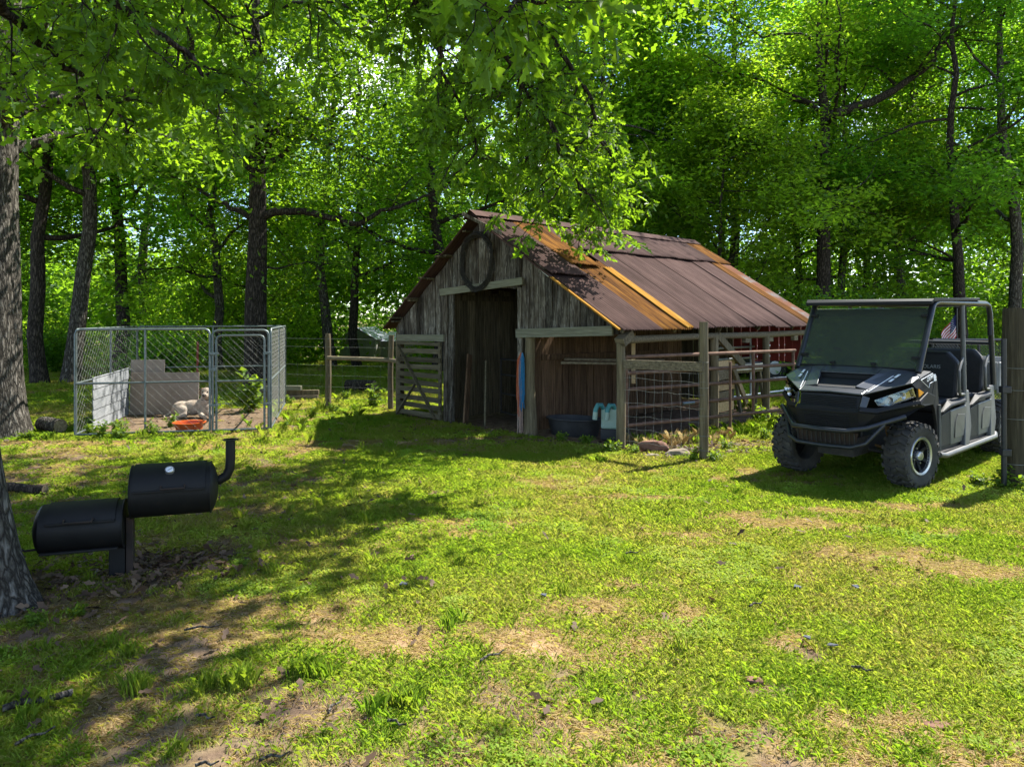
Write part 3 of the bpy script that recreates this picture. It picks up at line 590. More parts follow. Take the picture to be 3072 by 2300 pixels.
# second old oak further back on the left
AX, AY = -7.86, 11.3
limA = [dict(p=rel([(-7.8,11.3,5.0),(-7.2,11.2,5.9),(-6.4,11.0,6.6),(-5.2,10.8,6.9)], AX, AY), r=.16, **{'from': .3}),
        dict(p=rel([(-7.8,11.3,4.6),(-7.0,10.6,5.0),(-6.0,9.8,5.2),(-5.0,9.2,5.0)], AX, AY), r=.11, **{'from': .3}),
        dict(p=rel([(-7.8,11.3,4.2),(-7.2,12.2,4.8),(-6.4,13.2,5.0),(-5.8,14.0,4.9)], AX, AY), r=.10, **{'from': .3})]
tmA, cmA = gen_tree(12, h=13, r=.44, cb=4.4, cr=4.3, nprim=10, nsec=7, nter=5, per=27, leaf=.165, clus=.40, shape='lobe', mat='leaf_oak', trunk=[(0,0,0),(.02,0,2),(.0,.05,4),(.08,.1,6),(.1,.1,9),(.2,.1,11.8)], limbs=limA, flare=.5, sides=36, rise=.45)
plant_tree('oak_tree', 'tall oak with deep vertical bark behind the left-edge trunk, left of the dog kennel', (AX, AY, 0), (tmA, cmA))

# the big oak behind the kennel with its long level limb reaching towards the barn
limT = [dict(p=[(0,0,4.35),(1.2,0,4.45),(2.3,.1,4.15),(3.3,.1,4.5),(4.0,.2,4.75),(4.8,.3,5.1)], r=.12, leaf=.5, **{'from': .35}),
        dict(p=[(0,0,4.3),(-.8,.1,4.6),(-1.6,.2,5.1),(-2.6,.3,5.5)], r=.09, leaf=.55, **{'from': .4}),
        dict(p=[(0,0,5.4),(-.7,-.2,5.9),(-1.5,-.5,6.3),(-2.4,-.8,7)], r=.10),
        dict(p=[(0,0,5.6),(.5,-.1,6.4),(.7,-.2,7.3),(1.1,-.3,8.6)], r=.13),
        dict(p=[(0,0,5.2),(.9,-.3,5.9),(1.9,-.6,6.5),(2.9,-.8,7.3)], r=.10),
        dict(p=[(0,0,3.0),(.7,.2,3.05),(1.5,.3,3.2),(2.2,.3,3.1)], r=.035, leaf=.5),
        dict(p=[(0,0,6.4),(.8,-.6,6.6),(1.6,-1.2,6.4),(2.6,-1.8,6.0)], r=.08)]
tmT, cmT = gen_tree(23, h=13, r=.29, cb=5.6, cr=4.2, nprim=11, nsec=7, nter=5, per=28, leaf=.155, clus=.40, shape='lobe', mat='leaf_oak', bark='bark_dark', trunk=[(0,0,0),(-.02,0,2),(.02,.05,4),(.0,.1,6),(-.05,.1,8.5),(0,.1,11.5)], limbs=limT, flare=.35, sides=22, rise=.5)
plant_tree('oak_tree', 'oak behind the kennel gate with a long level limb reaching towards the barn', (-6.42, 18.8, 0), (tmT, cmT))

# the forked tree behind the barn's far end
lim9 = [dict(p=[(0,0,8.7),(2.0,0,9.4),(3.6,-.1,10.5),(4.2,-.1,11.4),(5.6,-.2,12.4)], r=.19, **{'from': .3}),
        dict(p=[(.05,0,5.2),(.45,-.1,6.3),(.6,-.1,7.2),(1.1,-.1,8.2)], r=.08, leaf=.7),
        dict(p=[(0,0,8.9),(-1.2,.1,9.6),(-2.6,.2,10.2),(-4.0,.2,10.4)], r=.08)]
tm9, cm9 = gen_tree(34, h=16, r=.27, cb=4.6, cr=5.0, nprim=13, nsec=7, nter=4, per=44, leaf=.185, clus=.42, shape='quad', mat='leaf_yellow', bark='bark_dark', flat=.38, up=1.5, trunk=[(0,0,0),(-.02,0,3),(.0,0,6),(.05,0,8.7),(-.15,0,11),(.0,0,14.5)], limbs=lim9, flare=.25, rise=.35)
plant_tree('forked_tree', 'tall dark trunk behind the barn roof, forking into one long limb rising right', (10.8, 26, 0), (tm9, cm9))

# kinds of woodland tree, each copied several times
VAR = [gen_tree(101, h=16, r=.20, cb=3.4, cr=4.6, nprim=14, nsec=6, nter=4, per=56, leaf=.195, clus=.42, mat='leaf_wood', bark='bark_dark', flat=.38, up=1.5),
       gen_tree(102, h=13, r=.17, cb=2.0, cr=4.0, nprim=14, nsec=6, nter=4, per=56, leaf=.185, clus=.41, mat='leaf_yellow', bark='bark_oak', flat=.4, up=1.4),
       gen_tree(103, h=17, r=.22, cb=4.6, cr=4.8, nprim=14, nsec=6, nter=4, per=56, leaf=.20, clus=.44, mat='leaf_wood', bark='bark_oak', flat=.38, up=1.5, rise=.4),
       gen_tree(104, h=9, r=.11, cb=.9, cr=3.2, nprim=13, nsec=6, nter=4, per=58, leaf=.175, clus=.41, mat='leaf_yellow', bark='bark_dark', flat=.4, up=1.4)]
WOOD = [('woodland_tree', 'dark straight trunk close behind the second oak at the far left', (-12.7, 20.2), 0, 1.0, 0.3),
        ('woodland_tree', 'trunk with spreading foot seen just left of the kennel corner', (-12.05, 20.4), 2, 1.0, 1.4),
        ('woodland_tree', 'straight dark trunk behind the left side of the kennel, forking high up', (-12.9, 24.5), 0, 1.05, 2.2),
        ('woodland_tree', 'slim trunk between the kennel and the big oak behind it', (-10.6, 27.0), 1, 1.05, 0.9),
        ('woodland_tree', 'trunk in front of the small grey shed, the left one of two', (-7.2, 30.0), 2, .95, 4.1),
        ('woodland_tree', 'leaning trunk in front of the grey shed gable, the right one of two', (-6.3, 30.5), 0, .95, 5.0),
        ('woodland_tree', 'trunk rising just left of the barn peak', (-2.45, 24.5), 0, 1.0, 2.8),
        ('woodland_tree', 'dense leafy tree directly behind the barn ridge', (3.2, 25.5), 1, 1.1, 0.2),
        ('woodland_tree', 'grey trunk beyond the vehicle roof, right of the forked tree', (16.2, 30.5), 2, .95, 3.3),
        ('woodland_tree', 'trunk rising above the rear of the vehicle roof', (14.9, 25.2), 0, .95, 1.1),
        ('woodland_tree', 'slanting trunk near the right edge behind the tall gate post', (17.6, 26.4), 2, 1.0, 5.4)]
for nm, lb, (x, y), v, s, rz in WOOD:
    plant_tree(nm, lb, (x, y, zg(x, y) - .02), VAR[v], rz, s)
MORE = [(-16.5,23,1),(-19,27,0),(-17.5,36,2),(6.8,24.8,3),(4.6,33,0),(10.6,37,1),(19,39,2),(-12,34.5,3),(1.6,37,2),(3.0,31.5,2),(6.0,29.5,1),(5.8,35,0),(9.4,33,2),(13.0,34,0),(13.2,30.5,1),(19.5,33,0),(21.5,28.5,1),(16.5,38,2),(24,36,2),(-24,33,2),(-3.5,42,2),(4.2,43,1)]
def zone(x, y): return 0 if x < -8.2 else 1 if x < -2 else 2 if x < 7.5 else 3
ZT = (('one of the crowded woodland trees behind and left of the kennel', 'woodland trees left'), ('one of the crowded woodland trees between kennel and barn', 'woodland trees behind the rail fence'),
      ('one of the crowded woodland trees rising behind the barn roof', 'woodland trees behind the barn'), ('one of the crowded woodland trees behind the utility vehicle', 'woodland trees right'))
ZS = (('one of the bushy shrubs at the wood edge behind the kennel', 'shrubs behind the kennel'), ('one of the bushy shrubs at the wood edge beyond the rail fence', 'shrubs beyond the rail fence'),
      ('one of the bushy shrubs at the wood edge behind the barn', 'shrubs behind the barn'), ('one of the bushy shrubs at the wood edge behind the utility vehicle', 'shrubs behind the vehicle'))
for i, (x, y, v) in enumerate(MORE):
    lb, gp_ = ZT[zone(x, y)]
    plant_tree('woodland_tree', lb, (x, y, zg(x, y) - .02), VAR[v], i * 1.7, .88 + .24 * ((i * 7) % 5) / 4, gp_)
# undergrowth shrubs along the edge of the wood
gS = np.random.default_rng(77)
def shrub_mesh(seed, rx, h, n, leaf, mat):
    g = np.random.default_rng(seed); mb = MB(); P = []
    for i in range(22):
        a = g.random() * 6.28; e = 0.5 + g.random() * .9; L = h * (0.6 + .5 * g.random())
        st = wander((g.normal() * .1, g.normal() * .1, -.05), (math.cos(a) * math.cos(e) * rx / h, math.sin(a) * math.cos(e) * rx / h, math.sin(e)), L, 6, g, .16, -.01)
        mb.tube([Vector(q) for q in st], [float(x) for x in np.linspace(.014, .004, 7)], 4, cap=False)
        for q in st[2:]:
            P.append(q + g.normal(size=(n, 3)) * np.array([.22, .22, .17]) * h / 1.6)
    P = np.concatenate(P); P[:, 2] = np.maximum(P[:, 2], .03)
    tm = mb.mesh('stem'); tm.materials.append(MATS['bark_dark'])
    return tm, crown_mesh('foliage', P, leaf, g, 'quad', mat)
SH = [shrub_mesh(5, 1.6, 2.2, 42, .13, 'leaf_wood'), shrub_mesh(6, 1.4, 1.7, 42, .11, 'leaf_yellow'), shrub_mesh(8, 1.8, 2.8, 44, .14, 'leaf_yellow')]
SHP = [(-15,24.5,0),(-13.4,29,2),(-11.2,25,1),(-9.6,29.5,2),(-10.8,23,0),(-2.9,30,2),(-1.2,27,2),(1.5,23.5,0),(4.6,24.5,2),(6.4,22.5,1),(8.8,21.5,0),(9.8,24.2,2),(12.4,24.5,1),(13.6,27,2),(15.9,26.5,1),(18.6,28.5,2),(-17,27,2),(11.5,31,2),(2.3,28,2),(20.5,30,0),(-20.5,25,2),(7.5,26,2)]
for i, (x, y, v) in enumerate(SHP):
    s_ = thing('shrub', ZS[zone(x, y)][0], 'shrub', (x, y, zg(x, y)), i * 2.1, ZS[zone(x, y)][1])
    s_.scale = (1, 1, .8 + .5 * ((i * 3) % 4) / 3); link('stem', SH[v][0], s_); link('foliage', SH[v][1], s_)
# the far wood: one mass of leaves and thin trunks closing the view
gF = np.random.default_rng(90); P = []
for i in range(1150):
    x = gF.uniform(-58, 58); y = gF.uniform(42, 66); z = zg(x, y) + .3 + 17 * gF.random() ** 1.35
    if abs(x / y + .185) < .085 and z < 2.6 and y < 50: y = 52
    if -.50 < x / y < -.24 and z > 6.5: z = 1 + (z - 6.5) * .4
    P.append(np.array([x, y, z]) + gF.normal(size=(190, 3)) * np.array([1.5, 1.2, 1.0]))
for i in range(420):
    x = gF.uniform(-46, 46); y = gF.uniform(36, 46); z = zg(x, y) + .2 + 5.5 * gF.random() ** 1.5
    if abs(x / y + .185) < .085 and z < 3.2: z += 4.0
    P.append(np.array([x, y, z]) + gF.normal(size=(190, 3)) * np.array([1.3, 1.0, .8]))
P = np.concatenate(P); P[:, 2] = np.maximum(P[:, 2], -1.3)
me = crown_mesh('far_wood', P, .40, gF, 'quad', 'leaf_wood', np.repeat(gF.normal(size=1570) * .14, 190), up=1.2)
tag(link('far_wood', me), 'hazy mass of distant leafy trees closing off the view', 'trees', kind='stuff')
# ------------------------------------------------------------------ the barn (local: x along the front towards the right, y to the back)
gb = random.Random(11)
barn = thing('barn', 'weathered grey plank barn with a rusty corrugated roof', 'barn', (1.47, 10.15, 0), R(-45))
XR, ZR, XE, ZE, XL, ZL = -2.78, 3.40, 0.16, 1.60, -5.22, 1.56
def zr(x): return ZR - (x - XR) * (ZR - ZE) / (XE - XR) if x > XR else ZR - (XR - x) * (ZR - ZL) / (XR - XL)
def plank_x(x0, x1, y, th, z0, z1a, z1b, mat, parent=barn):
    """upright board in the plane of the front wall with a slanting top, slightly crooked foot"""
    j = lambda a: gb.uniform(-a, a)
    zb0 = z0 + j(.012); zb1 = z0 + j(.012); dy = j(.006); dm = j(.006); xm0 = x0 + j(.004); xm1 = x1 + j(.004)
    zm0 = (zb0 + z1a) / 2; zm1 = (zb1 + z1b) / 2
    V = [(x0,y+dy,zb0),(x1,y+dy,zb1),(x1,y+th+dy,zb1),(x0,y+th+dy,zb0),
         (xm0,y+dm,zm0),(xm1,y+dm,zm1),(xm1,y+th+dm,zm1),(xm0,y+th+dm,zm0),
         (x0,y-dy,z1a),(x1,y-dy,z1b),(x1,y+th-dy,z1b),(x0,y+th-dy,z1a)]
    F = [(0,3,2,1),(8,9,10,11)]
    for b in (0, 4): F += [(b,b+1,b+5,b+4),(b+1,b+2,b+6,b+5),(b+2,b+3,b+7,b+6),(b+3,b,b+4,b+7)]
    return MB().add(V, F).obj('plank', mat, parent, fixn=False)
def planks_front(xa, xb, zlow, mat, y=0.0, th=.024, w=(.09, .20), roof=True, ztop=None):
    x = xa
    while x < xb - .03:
        ww = min(gb.uniform(*w), xb - x); g_ = gb.uniform(.005, .02)
        x1 = x + ww - g_
        if roof: a, b_ = zr(x) - .05, zr(x1) - .05
        else: a = b_ = ztop + gb.uniform(-.03, .03)
        if x < XR < x1: a = b_ = min(a, b_)
        plank_x(x, x1, y + gb.uniform(-.011, .007), th, zlow + gb.uniform(-.03, .02), a, b_, mat); x += ww
def planks_side(x, ya, yb, z0, ztop, mat, th=.024, w=(.13, .2), skip=0.0):
    y = ya
    while y < yb - .03:
        ww = min(gb.uniform(*w), yb - y)
        if gb.random() > skip:
            y1 = y + ww - gb.uniform(.004, .02); zt = ztop + gb.uniform(-.05, .03); d = gb.uniform(-.006, .006); z = z0 + gb.uniform(0, .04)
            MB().box(x + d, x + d + th, y, y1, z, zt).obj('plank', mat, barn, fixn=False)
        y += ww
planks_front(-1.86, -0.02, 1.57, 'wood_siding')
planks_front(-3.66, -1.86, 2.26, 'wood_siding')
planks_front(-5.02, -3.66, 1.45, 'wood_siding')
# door jambs and edge boards
for x0, x1, zt, y, mt in ((-3.70, -3.60, 2.26, -.03, 'wood_siding'), (-3.585, -3.47, 2.2, -.012, 'wood_siding'), (-1.95, -1.862, 2.24, -.015, 'wood_siding'), (-5.05, -4.97, 1.5, -.03, 'wood_post')):
    plank_x(x0, x1, y, .04, 0.0, zt, zt, mt)
def board(p, q, w, h, mat, name='board', parent=barn, bev=.004, up=(0, 0, 1)):
    return MB().beam(p, q, w, h, up).obj(name, mat, parent, bevel=bev)
# pale lintels
board((-3.76, -.045, 2.205), (-1.80, -.045, 2.335), .04, .115, 'wood_lintel', 'door_lintel')
board((-4.98, -.045, 1.415), (-3.66, -.045, 1.43), .04, .115, 'wood_lintel', 'lintel')
board((-1.94, -.045, 1.535), (-.10, -.045, 1.60), .04, .135, 'wood_lintel', 'lintel')
# frame posts
MB().tube([(0, 0, -.2), (.01, .0, .8), (0, .0, 1.45)], [.066, .062, .058], 12).obj('post', 'wood_post', barn, smooth=40)
MB().tube([(-1.72, .02, -.2), (-1.70, .02, .12), (-1.73, .02, .8), (-1.71, .02, 1.5)], [.15, .105, .085, .075], 12).obj('post', 'wood_post', barn, smooth=40)
board((.03, -.06, 1.44), (.03, .16, 1.555), .15, .12, 'wood_rail', 'bracket')
for y, w_ in ((2.45, .13), (4.2, .12), (6.1, .15)):
    MB().tube([(0, y, -.2), (.01, y, .8), (0, y, 1.5)], [w_ / 2 + .006, w_ / 2, w_ / 2], 10).obj('post', 'wood_post', barn, smooth=40)
for y in (.05, 2.1, 4.2, 6.1): MB().tube([(-5.0, y, -.2), (-5.0, y, 1.45)], .06, 10).obj('post', 'wood_post', barn, smooth=40)
MB().tube([(0, .12, 1.475), (.01, 2, 1.49), (0, 4, 1.48), (0, 6.25, 1.5)], [.055, .05, .055, .05], 10).obj('eave_log', 'wood_rail', barn, smooth=40)
MB().tube([(-5.0, .05, 1.46), (-5.0, 6.25, 1.46)], .05, 8).obj('eave_log', 'wood_rail', barn, smooth=40)
for y in (2.55, 3.45, 4.3, 5.3): board((-.02, y, 1.42), (-.02, y + .16, 1.42), .07, .13, 'wood_rail', 'block')
board((.03, 2.5, 1.5), (.03, 3.35, .98), .05, .12, 'wood_post', 'brace'); board((.03, 3.0, .95), (.03, 3.45, .35), .04, .09, 'wood_post', 'brace')
# inner partitions of the stalls
planks_side(-3.72, .06, 4.2, .02, 2.25, 'wood_inner'); planks_side(-1.78, .2, 4.3, .02, 1.95, 'wood_red')
planks_front(-5.0, -1.7, .03, 'wood_inner', y=6.2, roof=True)
planks_front(-1.7, -.05, .92, 'red_paint', y=6.2, roof=True)
planks_front(-3.7, -1.8, .03, 'wood_inner', y=4.2, roof=False, ztop=2.6)
board((-3.66, .1, 2.12), (-3.66, 4.1, 2.12), .03, .1, 'wood_inner', 'nailer'); board((-1.72, .3, 1.16), (-1.72, 3.6, 1.13), .04, .09, 'wood_red', 'nailer')
for i, z in enumerate((.16, .33, .50, .67, .84, 1.0)):
    board((-.04, 2.5, z), (-.04, 3.1 + .1 * math.sin(i * 3), z + .01), .035, .15, 'wood_fresh' if i % 2 else 'wood_rail', 'wall_board', up=(0, 0, 1))
# rafters, purlins
for y in (.04, 1.3, 2.6, 3.9, 5.2, 6.2):
    board((XR, y, ZR - .11), (XE - .12, y, ZE + .0), .05, .1, 'wood_inner', 'rafter'); board((XR, y, ZR - .11), (XL + .12, y, ZL - .02), .05, .1, 'wood_inner', 'rafter')
for f in (.1, .3, .5, .7, .9):
    for xe, ze in ((XE, ZE), (XL, ZL)):
        x = XR + (xe - XR) * f; z = ZR + (ze - ZR) * f - .035
        board((x, -.16, z), (x, 6.4, z), .09, .03, 'wood_inner', 'purlin', up=(0, 0, 1))
# corrugated sheets
def sheet(xa, xb, ya, yb, mat, lift=.0, right=True, curl=0.0, edge=None, lab=None):
    """one corrugated sheet from xa (upper) to xb (lower); ridges run down the slope"""
    nc = max(8, int((yb - ya) / .067) * 4); nr = 6; V = []; F = []
    for i in range(nr + 1):
        fx = i / nr; x = xa + (xb - xa) * fx
        for j in range(nc + 1):
            y = ya + (yb - ya) * j / nc
            z = zr(x) + lift + .0125 * math.cos(2 * math.pi * y / .067) + .012 * nz2(x, y, 1.1, 3.0)
            fy = j / nc
            if curl: z += curl * (fx ** 3) * math.sin(math.pi * (0.15 + .8 * fy)) + curl * .25 * fx ** 2 * math.cos(7 * fy)
            dx = (.02 * nz2(ya, y, 6, 2.2) if i in (0, nr) else 0) + (.035 * nz2(ya * 3, y, 2.3, 6.1) if i == nr else 0)
            V.append((x + dx, y + .012 * nz2(x, ya, 3.0, 5.5), z))
    for i in range(nr):
        for j in range(nc):
            a = i * (nc + 1) + j; F.append((a, a + 1, a + nc + 2, a + nc + 1))
    o = MB().add(V, F).obj('roof_sheet', mat, barn, smooth=70, fixn=False)
    md = o.modifiers.new('s', 'SOLIDIFY'); md.thickness = .004
    if lab: o['label'] = lab
    return o
XM = -1.05; XM2 = -1.95
sheet(XM - .14, XE + .02, -.20, .78, 'rust_brown', .020)
sheet(XM2 + .35, XE + .0, .72, 1.56, 'rust_orange', .012, lab='orange rusted roof sheet')
sheet(XM2 + .55, XE - .01, 1.40, 1.62, 'rust_edge', .032, lab='yellow rusted edge strip of the roof')
sheet(XR, XM + .02, -.24, .62, 'rust_brown', .045, curl=.05)
sheet(XR, XM - .28, .56, 1.30, 'rust_orange', .05, curl=.06, lab='curling orange rusted roof sheet')
y = 1.58; k = 0
while y < 5.55:
    y1 = min(y + .66, 5.72)
    sheet(XM2 - .12, XE + gb.uniform(-.02, .02), y, y1 + .05, 'rust_brown', .012 + .014 * (k % 2)); k += 1; y += .66
sheet(XM2 - .1, XE - .02, 5.66, 6.02, 'rust_orange', .03); sheet(XM2 - .1, XE - .02, 5.98, 6.42, 'rust_pale', .02, lab='pale rust-streaked roof sheet at the far end')
y = 1.18; k = 0
while y < 5.7:
    y1 = min(y + .80, 5.8)
    sheet(XR, XM2 + .05, y, y1 + .06, 'rust_brown' if k != 2 else 'rust_brown', .045 + .012 * (k % 2), curl=.02); k += 1; y += .80
sheet(XR, XM2 + .05, 5.8, 6.44, 'rust_orange', .055)
# dark edge strip along the front rake, yellow rust on its lip
for xa, xb, mt in ((XR, XM, 'rust_brown'), (XM, XE, 'rust_edge')):
    MB().beam((xa, -.235, zr(xa) + .012), (xb, -.235, zr(xb) + .02), .05, .022).obj('rake_strip', mt, barn, bevel=.003)
y = -.2
while y < 6.3:
    sheet(XR, XL, y, min(y + .82, 6.42) + .04, 'rust_brown', .02 + .012 * (int(y * 3) % 2)); y += .82
MB().add([(XR - .16, -.26, zr(XR - .16) + .075), (XR, -.26, ZR + .10), (XR + .16, -.26, zr(XR + .16) + .09), (XR - .16, 6.45, zr(XR - .16) + .075), (XR, 6.45, ZR + .10), (XR + .16, 6.45, zr(XR + .16) + .09)],
         [(0, 1, 4, 3), (1, 2, 5, 4)]).obj('ridge_cap', 'rust_brown', barn, solid=.004)
board((XR - .12, -.3, ZR + .04), (XR + .75, -.27, zr(XR + .75) + .11), .02, .05, 'wood_siding', 'loose_batten')
for x in (-4.9, -4.45, -4.0, -3.55): board((x, -.32, zr(x) - .03), (x, .05, zr(x) - .03), .05, .03, 'wood_slat', 'purlin_end')
board((-1.35, -.16, zr(-1.35) - .02), (-1.16, -.16, zr(-1.16) - .03), .03, .03, 'jug_white', 'splinter')

def bw(x, y, z=0.0):
    """barn-local point to world"""
    return (1.47 + (x + y) * C45, 10.15 + (y - x) * C45, z)
# slatted gate left of the doorway
gate = thing('slat_gate', 'slatted wooden gate with diagonal braces left of the barn doorway', 'gate', bw(-4.34, -.06), R(-45))
for i in range(9):
    z = .10 + i * .135; MB().beam((-.62, .0, z + gb.uniform(-.012, .012)), (.60, .0, z + gb.uniform(-.015, .02)), .022, .085).obj('slat', 'wood_slat', gate, bevel=.003)
MB().beam((-.56, -.025, 1.28), (.50, -.025, .04), .022, .075, (0, 1, 0)).obj('brace', 'wood_slat', gate, bevel=.003)
MB().beam((-.60, -.027, .04), (-.06, -.027, .62), .022, .06, (0, 1, 0)).obj('brace', 'wood_slat', gate, bevel=.003)
for x in (-.60, .56): MB().beam((x, .025, .03), (x, .025, 1.36), .075, .026, (0, 1, 0)).obj('stile', 'wood_slat', gate, bevel=.003)
MB().beam((-.62, .0, 1.33), (.6, .0, 1.32), .022, .06).obj('slat', 'wood_slat', gate, bevel=.003)
# hoop of old barbed wire on the gable
hoop = MB(); gh = random.Random(3)
for k in range(16):
    pts = []; ph = gh.random() * 6.28; ro = gh.uniform(-.035, .035); yo = gh.uniform(-.05, .02)
    for i in range(41):
        a = 2 * math.pi * i / 40; rr = 1 + ro / .4 + .03 * math.sin(3 * a + ph)
        pts.append((.36 * rr * math.cos(a), yo + .018 * math.sin(5 * a + ph), .44 * rr * math.sin(a)))
    hoop.tube(pts, .0075, 4)
    for i in range(0, 40, 2):
        q = Vector(pts[i]); d = Vector((gh.uniform(-1, 1), gh.uniform(-1, .3), gh.uniform(-1, 1))) * .04
        hoop.tube([q - d, q + d], .0035, 3)
ho = hoop.obj('wire_hoop', 'iron_dark', None, fixn=False); ho.location = bw(-2.80, -.075, 2.68); ho.rotation_euler = (0, 0, R(-45))
tag(ho, 'dark oval hoop of coiled barbed wire hung above the barn doorway', 'wire coil')
# twine hanging on the post
def twine(name, label, x0, x1, n, mat, seed, zl):
    g = random.Random(seed); mb = MB()
    for i in range(n):
        x = x0 + (x1 - x0) * g.random(); y = -.10 - .05 * g.random(); L = zl + g.uniform(-.15, .2); c = g.uniform(-.03, .03)
        pts = [(-1.755 + (x + 1.755) * .35, -.11, 1.25)]
        for j in range(1, 8):
            f = j / 7; pts.append((x + c * f * f + .006 * math.sin(9 * f + i), y + g.uniform(-.004, .004), 1.24 - (1.24 - L) * f))
        mb.tube(pts, .0055, 4)
    t_ = mb.obj(name, mat, None, fixn=False); t_.location = (1.47, 10.15, 0); t_.rotation_euler = (0, 0, R(-45)); return tag(t_, label, 'twine')
twine('twine_bundle', 'bundle of orange baling twine hanging on the doorway post', -1.835, -1.78, 26, 'rope_orange', 1, .42)
twine('twine_bundle', 'bundle of blue baling twine hanging on the doorway post', -1.778, -1.71, 34, 'rope_blue', 2, .5)
twine('twine_bundle', 'faded pinkish twine trailing to the ground below the blue twine', -1.82, -1.73, 14, 'rope_faded', 4, .10)
# leaning planks and an old pipe gate in the doorway
def lean(label, p, q, w, h, mat):
    o = MB().beam(p, q, w, h, (.3, -1, 0)).obj('leaning_plank', mat, None, bevel=.004); o.location = (1.47, 10.15, 0); o.rotation_euler = (0, 0, R(-45)); return tag(o, label, 'plank')
lean('broad reddish plank leaning inside the left door jamb', (-3.28, .10, 0), (-3.42, .32, 1.15), .035, .13, 'wood_red')
lean('thin grey stick leaning low against the left door jamb', (-3.40, -.12, 0), (-3.47, -.04, .62), .03, .035, 'wood_siding')
lean('narrow pale pole leaning in the middle of the doorway', (-2.85, .15, 0), (-3.2, .5, 1.05), .03, .035, 'wood_slat')
def pipe_gate(name, label, p, q, zs, r, mat, verts, round_end=False, loc_extra=None):
    p = Vector(p); q = Vector(q); d = q - p; L = d.length
    t_ = thing(name, label, 'gate', (p.x, p.y, 0), math.atan2(d.y, d.x))
    for i, z in enumerate(zs):
        pts = [(0, 0, z), (L, 0, z + .01)]
        if round_end and i == len(zs) - 1: pts = [(0, 0, z), (L - .14, 0, z), (L - .05, 0, z - .03), (L, 0, z - .12), (L, 0, zs[0])]
        MB().tube(pts, r, 8).obj('bar', mat, t_, smooth=50)
    for f in verts: MB().tube([(L * f, .0, zs[0] - .0), (L * f, .0, zs[-1])], r * .95, 8).obj('upright', mat, t_, smooth=50)
    return t_
pipe_gate('pipe_gate', 'dark old pipe gate stored inside the barn doorway', bw(-3.35, 1.0), bw(-2.0, .55), (.12, .45, .78, 1.05), .017, 'iron_dark', (.0, .5, 1.0))
# black rubber trough, teal feeder on a dark block
tr = thing('water_trough', 'low black oval stock trough under the barn eave', 'trough', (.95, 11.42, 0), R(-30))
mb = MB(); prof = [(.86, 0), (.93, .1), (1.0, .22), (1.04, .225), (1.04, .24), (.98, .24), (.90, .1), (.84, .03), (0.0, .03)]
mb.lathe(prof, 32, Matrix.Diagonal((.43, .29, 1.06, 1))); mb.obj('basin', 'trough', tr, smooth=40)
MB().tube([(.45 * math.cos(a), .305 * math.sin(a), .25) for a in [i * math.pi / 16 for i in range(33)]], .013, 6).obj('rim', 'trough', tr, smooth=60)
blk = MB().box(-.19, .19, -.13, .13, 0, .17).obj('feed_tub', 'trough', None, bevel=.02); blk.location = (1.50, 10.92, 0); blk.rotation_euler = (0, 0, R(-20)); tag(blk, 'black plastic tub under the teal feeder beside the corner post', 'tub')
fd = thing('feeder', 'pale teal plastic feeder with two spouts beside the barn corner post', 'feeder', (1.47, 10.88, .171), R(-14))
MB().box(-.17, .17, -.1, .1, 0, .30).obj('body', 'jug_teal', fd, bevel=.03); MB().box(.06, .168, -.104, .104, .02, .26).obj('label_panel', 'jug_white', fd, bevel=.01)
for x in (-.19, -.02):
    s_ = MB().tube([(x + .06, -.06, .27), (x + .03, -.09, .345), (x - .02, -.12, .35), (x - .05, -.135, .28), (x - .06, -.14, .19)], [.03, .036, .036, .034, .032], 10).obj('spout', 'jug_blue', fd, smooth=50)
    MB().tube([(x - .052, -.136, .25), (x - .062, -.142, .14)], .035, 10).obj('cap', 'jug_teal', s_, smooth=50)
# hanging strip of fresh wood, shelf boards in the right stall
def loc_obj(o): o.location = (1.47, 10.15, 0); o.rotation_euler = (0, 0, R(-45)); return o
tag(loc_obj(MB().beam((-.33, .75, .82), (-.33, .75, 1.55), .06, .02, (0, 1, 0)).obj('wood_strip', 'wood_fresh', None, bevel=.003)), 'orange-brown strip of wood hanging in the right stall', 'wood strip')
for i, (a, b_, z) in enumerate((((-1.5, .5), (-.1, 1.4), 1.085), ((-1.62, .72), (-.3, 1.5), 1.125))):
    tag(loc_obj(MB().beam((*a, z), (*b_, z), .13, .035).obj('shelf_board', 'wood_rail', None, bevel=.003)), ('lower' if i == 0 else 'upper') + ' of two boards laid across the right stall under the eave', 'board')

# ------------------------------------------------------------------ fence and gates right of the barn
fn = thing('wire_fence', 'short fence of one round post, a rail board and woven wire at the barn corner', 'fence', (2.40, 9.39, 0))
MB().tube([(0, 0, -.3), (.005, 0, .8), (-.0, 0, 1.725)], [.060, .056, .055], 14).obj('post', 'wood_post', fn, smooth=40)
A = Vector((1.50 - 2.40, 10.12 - 9.39, 0)); dA = -A
MB().beam(A + Vector((0, -.07, 1.155)), Vector((-.02, -.065, 1.165)), .035, .12).obj('rail', 'wood_rail', fn, bevel=.005)
gw = random.Random(8)
for i, z in enumerate((.13, .30, .47, .64, .81, .97, 1.08)):
    pts = [A * (1 - f) + Vector((0, -.075, z + gw.uniform(-.012, .012))) for f in [k / 9 for k in range(10)]]
    MB().tube(pts, .0019, 4).obj('line_wire', 'galv_wire', fn)
for i in range(9):
    f = (i + .6) / 9.3; b_ = A * (1 - f) + Vector((0, -.075, 0))
    MB().tube([b_ + Vector((gw.uniform(-.012, .012), 0, z)) for z in (.13, .30, .47, .64, .81, .97, 1.08)], .0016, 4).obj('stay_wire', 'galv_wire', fn)
for z in (.9, 1.22, .55, .3, .12): MB().tube([(.058 * math.cos(a), .058 * math.sin(a), z) for a in [k * math.pi / 8 for k in range(17)]], .003, 4).obj('tie_wire', 'galv_wire', fn)
